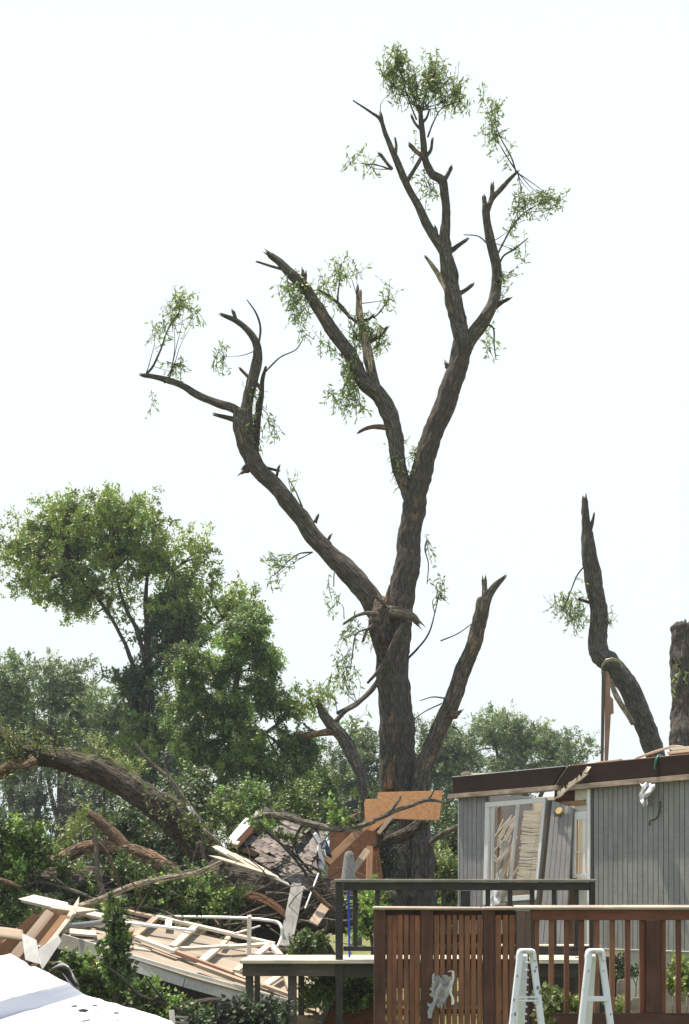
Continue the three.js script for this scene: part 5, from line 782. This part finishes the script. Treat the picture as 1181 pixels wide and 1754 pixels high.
plant('pale green leafy bush at the right edge behind the railing', 13.2, [[1172, 1674, 16, 12, 16], [1150, 1685, 10, 10, 8], [1185, 1668, 14, 14, 12]], { seed: 1103, stems: [[[1200, 1800], [1190, 1720], [1170, 1672]], [[1190, 1720], [1165, 1690], [1148, 1684]]], puff: 0.07 });
plant('dark stemmed plant with curled shoots against the pale skirting', 17.9, [[1066, 1655, 8, 6, 2], [1090, 1660, 8, 6, 2], [1058, 1672, 5, 6, 2]], { seed: 1105, leaf: L.dark, thick: 1.6, stems: [[[1064, 1760], [1062, 1690], [1054, 1672], [1050, 1660]], [[1064, 1700], [1068, 1670], [1072, 1652]], [[1092, 1760], [1090, 1690], [1096, 1660]], [[1090, 1690], [1082, 1668], [1078, 1660]]], puff: 0.06 });

// ---------------------------------------------------------------- wreckage
const inside = (pts, x, y) => { let c = false; for (let i = 0, j = pts.length - 1; i < pts.length; j = i++) { const [xi, yi] = pts[i], [xj, yj] = pts[j]; if ((yi > y) !== (yj > y) && x < (xj - xi) * (y - yi) / (yj - yi) + xi) c = !c; } return c; };
{ // piece of shingled roof
  const pl = plane([400, 1460, 22.6], [520, 1512, 21.9], [455, 1392, 23.8]), out = [[392, 1440], [428, 1402], [452, 1388], [500, 1400], [543, 1414], [553, 1432], [556, 1470], [548, 1496], [530, 1522], [500, 1512], [470, 1494], [440, 1478], [418, 1460], [402, 1452]];
  const t = thing('roof_wreckage', 'torn piece of shingled roof tilted on the debris heap with split pale boards', 'roof', pl.at(470, 1515));
  part(t, 'sheathing', plate(pl, out, 0.05, -0.012), M.tarpaper);
  const r = rng(313), e1 = pl.at(475, 1465).sub(pl.at(425, 1435)).normalize(), e2 = pl.n.clone().cross(e1).normalize(), o = pl.at(470, 1450), toPx = (v) => [CX + v.x * F / -v.z, HORIZON - (v.y - EYE) * F / -v.z];
  const tabW = 0.155, rowH = 0.075, geo = [0, 1, 2].map(() => board(tabW - 0.012, 0.014, rowH * 1.12, 0.003)), bm = new THREE.Matrix4().makeBasis(e1, pl.n, e1.clone().cross(pl.n)), qq = new THREE.Quaternion().setFromRotationMatrix(bm);
  for (let j = -14; j <= 14; j++) for (let i = -9; i <= 9; i++) {
    const c = o.clone().addScaledVector(e1, (i + (j % 2 ? 0.5 : 0)) * tabW).addScaledVector(e2, j * rowH), [px, py] = toPx(c);
    if (!inside(out, px, py) || Math.abs((px - 541) * (1460 - 1415) - (py - 1415) * (505 - 541)) / 58 < 4.5 || (r() < 0.07) || (px < 440 && py > 1448 && px + (py - 1448) * 0.2 < 440)) continue;
    const s = new THREE.Mesh(geo[Math.floor(r() * 3)], M.shingles[Math.floor(r() * 4)]); s.name = 'shingle'; s.castShadow = s.receiveShadow = true; s.position.copy(c).addScaledVector(pl.n, 0.004 + 0.006 * r() + 0.02 * Math.max(0, N3(px * 0.05, py * 0.05, 1))).sub(t.position); s.quaternion.copy(qq).multiply(new THREE.Quaternion().setFromEuler(new THREE.Euler(rr(-0.10, 0.16, r), rr(-0.06, 0.06, r), rr(-0.04, 0.04, r)))); t.add(s);
  }
  part(t, 'drip_edge', plank(P(396, 1446, 22.6), P(432, 1404, 23.4), 0.20, 0.03, pl.n), M.alu); part(t, 'roof_board', plank(P(432, 1406, 23.4), P(458, 1388, 23.7), 0.16, 0.04, pl.n), M.greyBoard);
  part(t, 'roof_board', plank(P(400, 1455, 22.5), P(440, 1412, 23.2), 0.12, 0.05, pl.n), M.panelBrown); part(t, 'roof_board', plank(P(418, 1456, 22.4), P(440, 1467, 22.3), 0.14, 0.05, pl.n), M.panelDark);
  part(t, 'tar_paper', plate(plane([544, 1412, 22.4], [506, 1462, 21.9], [560, 1440, 22.3]), [[538, 1410], [548, 1418], [512, 1466], [504, 1458]], 0.02, 0.05), M.tarpaper);
  const spl = (x0, y0, d0, x1, y1, d1, w, m = M.lumber) => part(t, 'split_board', plank(P(x0, y0, d0), P(x1, y1, d1), w, 0.03, pl.n, { split: 0.14 }), m);
  spl(372, 1452, 21.9, 440, 1490, 21.6, 0.11, M.lumberC); spl(368, 1468, 21.7, 470, 1500, 21.4, 0.06, M.lumber); spl(395, 1462, 21.8, 455, 1498, 21.5, 0.10, M.lumber); spl(420, 1472, 21.7, 482, 1508, 21.4, 0.06, M.lumberC); spl(440, 1490, 21.6, 500, 1518, 21.2, 0.05, M.greyBoard); spl(500, 1512, 21.5, 532, 1526, 21.4, 0.05, M.greyBoard);
  const tt = (list, m, th = 1) => part(t, 'metal_scrap', plank(P(list[0], list[1], 21.9), P(list[2], list[3], 21.9), list[4], 0.01, pl.n.clone().add(V(0.3, 0, 0)).normalize(), { split: 0.1 }), m);
  tt([538, 1424, 552, 1448, 0.12], M.alu); tt([546, 1448, 552, 1474, 0.08], M.plastic); tt([548, 1474, 553, 1496, 0.10], M.alu); tt([556, 1440, 566, 1470, 0.10], M.navy); tt([529, 1498, 541, 1502, 0.09], M.lumberC);
  part(t, 'tar_paper', plank(P(448, 1382, 23.6), P(470, 1396, 23.4), 0.10, 0.01, V(0.2, 0.5, 1), { split: 0.2 }), M.tarpaper); part(t, 'tar_paper', plank(P(474, 1390, 23.5), P(500, 1398, 23.3), 0.08, 0.01, V(-0.2, 0.6, 1), { split: 0.2 }), M.tarpaper);
}
branchThing('long dark limb arching over the shingled roof wreckage towards the broken trunk', [[432, 1408, 9], [450, 1396, 10], [490, 1399, 11], [530, 1412, 12], [570, 1420, 12], [610, 1417, 10], [640, 1408, 7]], 22.0, M.barkGrey, {}, [[[[520, 1410, 5], [505, 1440, 4], [512, 1470, 3]], {}, M.barkDark], [[[540, 1416, 5], [548, 1440, 4], [544, 1475, 4], [552, 1505, 2]], {}, M.barkDark]]);
branchThing('thin dark crooked branch lying across the shingles', [[540, 1520, 5], [512, 1480, 5], [490, 1455, 5], [465, 1430, 4], [445, 1408, 3]], 21.6, M.barkDark, { tip: 'point' }, [[[[512, 1480, 4], [535, 1484, 3], [550, 1496, 2]]], [[[500, 1466, 3], [506, 1440, 2.5], [525, 1432, 2]]]]);
branchThing('brown crooked branch slanting down from the shingles to the dark corner post', [[578, 1562, 7], [556, 1546, 8], [538, 1528, 8], [530, 1512, 6], [529, 1500, 4]], 20.6, M.barkRed, {}, [[[[575, 1540, 5], [560, 1518, 4], [548, 1500, 3]]]]);
branchThing('thick nearly black log running under the roof wreckage towards the foot of the broken trunk', [[352, 1496, 56, 22.1], [400, 1520, 76, 22.1], [450, 1538, 88, 22.2], [520, 1550, 94, 22.5], [600, 1552, 90, 23.2], [650, 1550, 84, 23.8]], 22.3, M.barkDark, { tip: 'broken', jag: 0.4, lump: 0.14, rough: 0.25 }, [], 'fallen log');
single('torn_bark', 'curved brown strip of torn bark curling off the thick nearly black log', 'bark', patch((s, q) => P(418 + 70 * s, 1528 + 8 * s * s * 4 + 14 * q - 6 * s * (1 - s), 21.0 - 0.5 * s - 0.2 * q), 20, 4, 0.015), M.panelBrown);
single('grey_board', 'weathered grey board leaning upright below the roof wreckage', 'board', plank(P(489, 1622, 20.0), P(510, 1518, 20.8), 0.17, 0.035, V(0.1, 0.3, 1)), M.greyBoard);
single('thin_rod', 'thin pale metal rod slanting below the shingles', 'rod', plank(P(523, 1556, 20.5), P(546, 1496, 21), 0.02, 0.02, V(0, 0, 1)), M.pipe);
single('mossy_board', 'short yellowish board end slanting down left of the dark corner post', 'board', plank(P(537, 1582, 20.4), P(560, 1548, 20.8), 0.13, 0.035, V(0.1, 0.3, 1)), M.lumberOld);
{ // plywood sheet lodged before the trunk
  const pl = plane([640, 1400, 24.6], [757, 1402, 24.3], [640, 1360, 24.7]);
  single('plywood_sheet', 'orange brown chipboard sheet with a notched left end, lodged across the broken trunk', 'plywood', plate(pl, [[624, 1376], [626, 1369], [647, 1368], [648, 1357], [759, 1354], [753, 1405], [710, 1404], [672, 1402], [654, 1412], [640, 1424], [626, 1420]], 0.02), M.osb);
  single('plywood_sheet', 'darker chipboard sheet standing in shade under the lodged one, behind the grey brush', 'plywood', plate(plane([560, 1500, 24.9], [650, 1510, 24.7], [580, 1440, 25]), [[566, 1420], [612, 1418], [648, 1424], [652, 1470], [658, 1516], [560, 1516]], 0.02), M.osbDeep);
  single('lumber', 'long orange lumber slanting up from the wreckage to the chipboard sheet', 'lumber', plank(P(560, 1478, 23.6), P(632, 1408, 24.2), 0.12, 0.04, V(0.3, 0.4, 1)), M.orange);
  single('lumber', 'shorter pale lumber slanting up behind the grey brush', 'lumber', plank(P(604, 1492, 23.8), P(630, 1456, 24.2), 0.10, 0.04, V(0.3, 0.4, 1)), M.lumberB);
  single('lumber', 'thin orange lath crossing the lower edge of the lodged chipboard sheet', 'lumber', plank(P(648, 1428, 24.1), P(672, 1398, 24.3), 0.06, 0.03, V(0.3, 0.4, 1)), M.lumberB);
  single('lumber', 'upright orange stud leaning against the foot of the broken trunk', 'lumber', plank(P(632, 1512, 24.2), P(634, 1450, 24.5), 0.09, 0.04, V(0.3, 0, 1)), M.orange);
  single('orange_plank', 'torn orange plank piece left of the lodged chipboard sheet', 'board', plate(plane([580, 1420, 24], [620, 1400, 24.1], [590, 1400, 24]), [[578, 1414], [592, 1402], [618, 1390], [616, 1404], [600, 1414]], 0.02), M.osb);
  single('black_scrap', 'black square scrap sticking up left of the lodged chipboard sheet', 'scrap', plank(P(593, 1382, 24.0), P(612, 1377, 24.0), 0.14, 0.03, V(0, 0.1, 1), { split: 0.1 }), M.tarpaper);
  single('black_scrap', 'black torn scrap hanging below the square one, left of the chipboard sheet', 'scrap', plank(P(606, 1412, 24.0), P(617, 1396, 24.0), 0.12, 0.02, V(0, 0.1, 1), { split: 0.2 }), M.tarpaper);
}
branchThing('grey dead branch with two arms crossing before the lodged chipboard sheet', [[640, 1405, 7], [660, 1398, 7], [680, 1388, 7], [705, 1380, 6], [730, 1371, 6], [752, 1372, 5], [765, 1375, 4], [778, 1368, 3]], 24.0, M.barkGrey, { tip: 'point' }, [[[[652, 1400, 6], [668, 1390, 6], [680, 1376, 5], [687, 1364, 4]]], [[[733, 1371, 5], [741, 1360, 3], [744, 1352, 2]]], [[[768, 1374, 4], [764, 1366, 3], [762, 1360, 2]]]]);
branchThing('broken brown branch curving in from the right behind the trunk, over the shrub', [[736, 1446, 9], [750, 1434, 9], [766, 1424, 9], [784, 1416, 9], [800, 1412, 8]], 25.4, M.barkGrey, { tip: 'point' });
branchThing('thick knotted broken limb stub lying across the foot of the trunk', [[640, 1452, 12], [665, 1440, 18], [690, 1432, 22], [712, 1420, 24], [724, 1408, 22]], 24.9, M.barkDark, { jag: 1.4 }, [[[[662, 1442, 12], [648, 1420, 10], [638, 1402, 7]]]]);

{ // wooden wall frame lying on the heap
  const A = [105, 1598, 19], B = [526, 1720, 17.6], C = [212, 1558, 20.6], pl = plane(A, B, C), off = (px, py, h = 0) => pl.at(px, py, h);
  const t = thing('wall_frame', 'collapsed wall section of pale studs and tan panel lying on the leaves, white lower edge', 'wall frame', off(330, 1690));
  part(t, 'panel', plate(pl, [[112, 1600], [212, 1557], [330, 1586], [486, 1624], [560, 1690], [548, 1724], [330, 1664]], 0.012, -0.075), M.panelTan);
  const bd = (x0, y0, x1, y1, w, h = 0, m = M.lumber, th = 0.04, name = 'stud') => part(t, name, plank(off(x0, y0, h), off(x1, y1, h), w, th, pl.n), m);
  part(t, 'sheathing', plate(pl, [[108, 1598], [160, 1586], [206, 1596], [330, 1644], [520, 1712], [528, 1722], [330, 1668]], 0.02, -0.04), M.panelTan);
  // the white edge: a deep board hanging from the near side, in two lengths
  const edge = (x0, y0, x1, y1) => { const a = off(x0, y0, -0.02), b = off(x1, y1, -0.02), d = b.clone().sub(a).normalize(), side = V(0, 0, 1).addScaledVector(d, -d.z).normalize(); const g = plank(a.clone().add(V(0, -0.085, 0.02)), b.clone().add(V(0, -0.085, 0.02)), 0.19, 0.035, side); part(t, 'edge_board', g, M.whiteEdge); };
  edge(104, 1600, 318, 1664); edge(319, 1664.5, 526, 1722);
  bd(215, 1560, 270, 1572, 0.09, 0, M.lumberOld); bd(268, 1570, 400, 1600, 0.085, 0.01, M.lumberC); bd(400, 1601, 470, 1617, 0.085, 0.01, M.lumberC);
  bd(205, 1592, 330, 1642, 0.09, 0.012, M.lumberB); bd(234, 1606, 300, 1630, 0.08, 0.055, M.lumberC); bd(330, 1643, 545, 1722, 0.07, 0.012, M.lumberB); bd(336, 1652, 440, 1690, 0.07, 0.05, M.lumberOld); bd(300, 1630, 400, 1668, 0.05, 0.04, M.rust);
  bd(268, 1572, 228, 1606, 0.08, 0, M.lumberOld); bd(290, 1576, 288, 1588, 0.09, 0.0, M.lumberC); bd(334, 1588, 296, 1622, 0.09, 0.006, M.lumber); bd(376, 1622, 344, 1648, 0.09, 0.006, M.lumberC); bd(392, 1606, 380, 1620, 0.06, 0.006, M.lumber);
  bd(300, 1626, 392, 1621, 0.07, 0.03, M.lumberC); bd(390, 1622, 466, 1617, 0.08, 0.03, M.lumberC); bd(466, 1616, 440, 1636, 0.08, 0.035, M.lumberC); bd(462, 1616, 480, 1636, 0.08, 0.035, M.lumberC); bd(420, 1650, 404, 1664, 0.08, 0.006, M.lumber); bd(488, 1666, 452, 1690, 0.08, 0.01, M.lumberC); bd(486, 1668, 496, 1694, 0.04, 0.01, M.lumberOld);
  bd(160, 1582, 206, 1590, 0.16, 0.0, M.lumberC, 0.03); bd(120, 1596, 165, 1600, 0.22, 0.0, M.lumberC, 0.03); bd(226, 1622, 196, 1636, 0.06, -0.02, M.lumberOld, 0.03); bd(190, 1618, 260, 1628, 0.10, -0.03, M.lumberC, 0.02);
  bd(180, 1572, 216, 1588, 0.08, 0.04, M.lumberOld); bd(150, 1566, 200, 1580, 0.07, 0.06, M.orange); bd(205, 1600, 216, 1584, 0.08, 0.05, M.lumberC);
  part(t, 'brace', plank(off(427, 1648, 0.02), off(427, 1648, 0.02).add(V(-0.0, 0.56, -0.06)), 0.05, 0.04, V(0, 0, 1), { split: 0.05 }), M.lumberC);
}
single('white_batten', 'long narrow white batten lying across the top of the wall frame', 'batten', plank(P(198, 1578, 19.3), P(334, 1594, 18.9), 0.05, 0.03, V(0, 1, 0.3)), M.frame);
single('grey_pole', 'grey round pole lying from the wall frame towards the folded white flashing', 'pole', new THREE.TubeGeometry(new THREE.CatmullRomCurve3([P(66, 1626, 18), P(92, 1602, 18.4), P(112, 1588, 18.7), P(150, 1583, 19), P(192, 1577, 19.3)]), 50, 0.032, 10), M.metalGrey);
single('metal_pipe', 'white bent metal pipe frame with a rounded corner behind the wall frame', 'pipe', new THREE.TubeGeometry(new THREE.CatmullRomCurve3([P(280, 1570, 20.6), P(340, 1571, 20.5), P(420, 1573, 20.3), P(462, 1577, 20.2), P(476, 1580, 20.2), P(483, 1590, 20.1), P(483, 1604, 20.1), P(476, 1622, 20.0)]), 80, 0.022, 10), M.pipe);
single('metal_pipe', 'thin pale rod lying crosswise inside the bent pipe frame', 'pipe', new THREE.TubeGeometry(new THREE.CatmullRomCurve3([P(398, 1600, 20.1), P(420, 1594, 20.1), P(446, 1586, 20.2)]), 20, 0.012, 8), M.pipe);
for (const [l, x0, y0, x1, y1, d, w, m] of [
  ['splintered pale plank on top of the brown wood pile at the far left', 44, 1538, 120, 1556, 19.6, 0.2, M.lumberC], ['second pale splintered plank below the long curved branch', 84, 1552, 150, 1562, 19.5, 0.14, M.lumber], ['short torn plank leaning at the left end of the wall frame', 96, 1608, 130, 1556, 18.8, 0.13, M.lumberC],
  ['flat sunlit plank lying near the creeper column', 128, 1560, 185, 1572, 19.7, 0.12, M.lumberC]])
  single('plank', l, 'plank', plank(P(x0, y0, d), P(x1, y1, d - 0.1), w, 0.04, V(0.1, 1, 0.5), { split: 0.15 }), m);
{ // brown timber pile at the far left
  const t = thing('plank_heap', 'heap of slanting orange brown planks behind the folded white flashing', 'wood pile', P(50, 1660, 18.2));
  const q = (x0, y0, x1, y1, d, w, m) => part(t, 'plank', plank(P(x0, y0, d), P(x1, y1, d + 0.4), w, 0.035, V(0.35, 0.8, 0.5), { split: 0.05 }), m);
  q(0, 1640, 70, 1570, 18.2, 0.2, M.panelBrown); q(20, 1650, 88, 1566, 18.1, 0.16, M.lumberB); q(36, 1654, 100, 1572, 18.0, 0.13, M.panelBrown); q(58, 1640, 112, 1570, 17.95, 0.10, M.orange); q(70, 1636, 118, 1574, 17.9, 0.05, M.lumberC); q(-20, 1660, 40, 1600, 18.2, 0.22, M.lumberOld); q(0, 1666, 40, 1620, 18.0, 0.14, M.orange);
  part(t, 'panel', plate(plane([0, 1600, 18.6], [100, 1590, 18.6], [40, 1540, 19.2]), [[-30, 1680], [-30, 1610], [40, 1600], [76, 1556], [118, 1562], [104, 1600], [60, 1660]], 0.03), M.panelBrown);
}
single('brown_board', 'brown curved board entering at the left edge above the white sheet', 'board', patch((s, q) => P(-30 + 70 * s, 1589 + 7 * s * s + 17 * q, 17.6 - 0.1 * q), 14, 3, 0.03), M.lumberOld);
{ // folded flashing
  const a = plane([40, 1600, 17.2], [66, 1612, 17.2], [44, 1650, 17.0]), t = thing('white_flashing', 'white sheet metal flashing folded into a V beside the white sheet', 'flashing', P(62, 1664, 17));
  part(t, 'sheet', plate(a, [[37, 1597], [63, 1610], [66, 1626], [72, 1652], [56, 1648], [44, 1644]], 0.008), M.whiteEdge);
  part(t, 'sheet', plate(plane([66, 1626, 17.18], [103, 1604, 17.9], [72, 1656, 17.0]), [[66, 1626], [101, 1602], [106, 1612], [74, 1660], [70, 1652]], 0.008), M.whiteEdge);
}
{ // the white sheet
  const Eg = [[0, 18, 1634, 16.2], [0.36, 112, 1681, 15.0], [0.40, 116, 1684, 14.85], [0.47, 146, 1704, 14.9], [0.50, 156, 1707, 14.6], [0.8, 232, 1729, 13.9], [1, 294, 1748, 13.3], [1.15, 330, 1800, 12.6]];
  const Lf = [[0, -80, 1650, 15.7], [0.36, -80, 1732, 14.1], [0.40, -80, 1735, 14.0], [0.47, -80, 1770, 14.05], [0.50, -80, 1776, 13.8], [0.8, -80, 1826, 12.9], [1, -80, 1860, 12.4], [1.15, -80, 1900, 12]];
  const on = (tab, s) => { let i = 0; while (i < tab.length - 2 && s > tab[i + 1][0]) i++; const a = tab[i], b = tab[i + 1], f = (s - a[0]) / (b[0] - a[0]); return P(a[1] + (b[1] - a[1]) * f, a[2] + (b[2] - a[2]) * f, a[3] + (b[3] - a[3]) * f); };
  const g = patch((q, s0) => { const s = s0 * 1.15, p = on(Eg, s).lerp(on(Lf, s), q); p.y += 0.0009 * Math.sin(s * 230) + 0.006 * N3(q * 1.4, s * 2, 2) * Math.min(1, q * 6 + 0.2) - 0.03 * Math.exp(-Math.pow((s - 0.13 - 0.2 * q) / 0.02, 2)) + 0.010 * (0.5 - Math.abs(N3(q * 2 + s * 3, s * 6 - q * 4, 4))); return p; }, 40, 420, 0.004);
  single('white_sheet', 'large bent white metal roofing sheet lying in the lower left corner', 'metal sheet', g, M.sheet);
  for (const [px, py, d, k, l] of [[143, 1737, 13.78, 1, 'small dark crumpled leaf scrap on the white sheet, largest of a few'], [128, 1729, 14.05, 0.6, 'tiny dark leaf scrap left of the largest scrap on the white sheet'], [163, 1728, 14.0, 0.5, 'tiny dark leaf scrap right above the largest scrap on the white sheet'], [200, 1741, 13.6, 0.55, 'tiny dark leaf scrap well right of the largest scrap on the white sheet']]) {
    const g = new THREE.SphereGeometry(0.03 * k, 12, 8), p = g.attributes.position; for (let i = 0; i < p.count; i++) { const f = 1 + 0.5 * N3(p.getX(i) * 60, p.getY(i) * 60, p.getZ(i) * 60 + k); p.setXYZ(i, p.getX(i) * f * 1.5, p.getY(i) * f * 0.4, p.getZ(i) * f); }
    const c = P(px, py, d); g.translate(c.x, c.y + 0.03, c.z); g.computeVertexNormals(); single('leaf_scrap', l, 'leaf scrap', g, M.wire);
  }
}
single('grey_rag', 'dark grey crumpled plastic folded over behind the edge of the white sheet', 'plastic', patch((s, q) => P(90 + 40 * s + 6 * Math.sin(q * 5), 1650 + 34 * s + 14 * q - 16 * Math.sin(s * 3.1), 16.4 - 0.3 * s + 0.12 * Math.sin(q * 7 + s * 5)), 20, 12, 0.006), M.metalGrey);
{ const t = thing('pallet_scrap', 'small grey slatted wood piece at the right end of the white sheet', 'wood scrap', P(300, 1780, 14)); part(t, 'board', plank(P(300, 1790, 14), P(294, 1731, 14.2), 0.05, 0.03, V(0.2, 0.2, 1)), M.greyBoard); for (let i = 0; i < 4; i++) part(t, 'slat', plank(P(302, 1742 + i * 9, 14.1), P(322, 1743 + i * 9, 14.4), 0.02, 0.02, V(0, 1, 0)), M.greyBoard); }
single('white_plank', 'narrow white plank lying under the right end of the wall frame', 'plank', plank(P(462, 1727, 17.2), P(548, 1722, 17.4), 0.06, 0.03, V(0, 1, 0.4)), M.whiteEdge);
single('orange_plank', 'orange plank on the ground between the grey platform legs', 'plank', plank(P(500, 1748, 17.0), P(556, 1746, 17.2), 0.16, 0.04, V(0, 1, 0.5)), M.lumberB);
single('orange_plank', 'second orange plank lying behind the first between the platform legs', 'plank', plank(P(508, 1738, 17.5), P(560, 1740, 17.7), 0.10, 0.04, V(0, 1, 0.5)), M.lumberB);
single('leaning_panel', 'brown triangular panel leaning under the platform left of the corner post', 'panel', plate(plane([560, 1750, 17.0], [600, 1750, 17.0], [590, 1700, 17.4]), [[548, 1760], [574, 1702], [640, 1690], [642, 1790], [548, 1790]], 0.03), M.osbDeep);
single('dark_rail', 'dark metal angle leaning on the brown triangular panel', 'metal rail', plank(P(548, 1752, 16.8), P(576, 1700, 17.2), 0.05, 0.03, V(0, 0.2, 1)), M.metalGrey);
single('rolled_plastic', 'grey crumpled plastic bundle in the shade behind the corner post', 'plastic', patch((s, q) => { const a = s * 6.28, rad = 0.14 + 0.03 * Math.sin(q * 9 + s * 7); return P(608 + 14 * q, 1690 - 34 * q, 17.9).add(V(rad * Math.cos(a), rad * 0.7 * Math.sin(a), rad * Math.sin(a))); }, 30, 16, 0.006), M.metalGrey);

renderer.render(scene, camera);
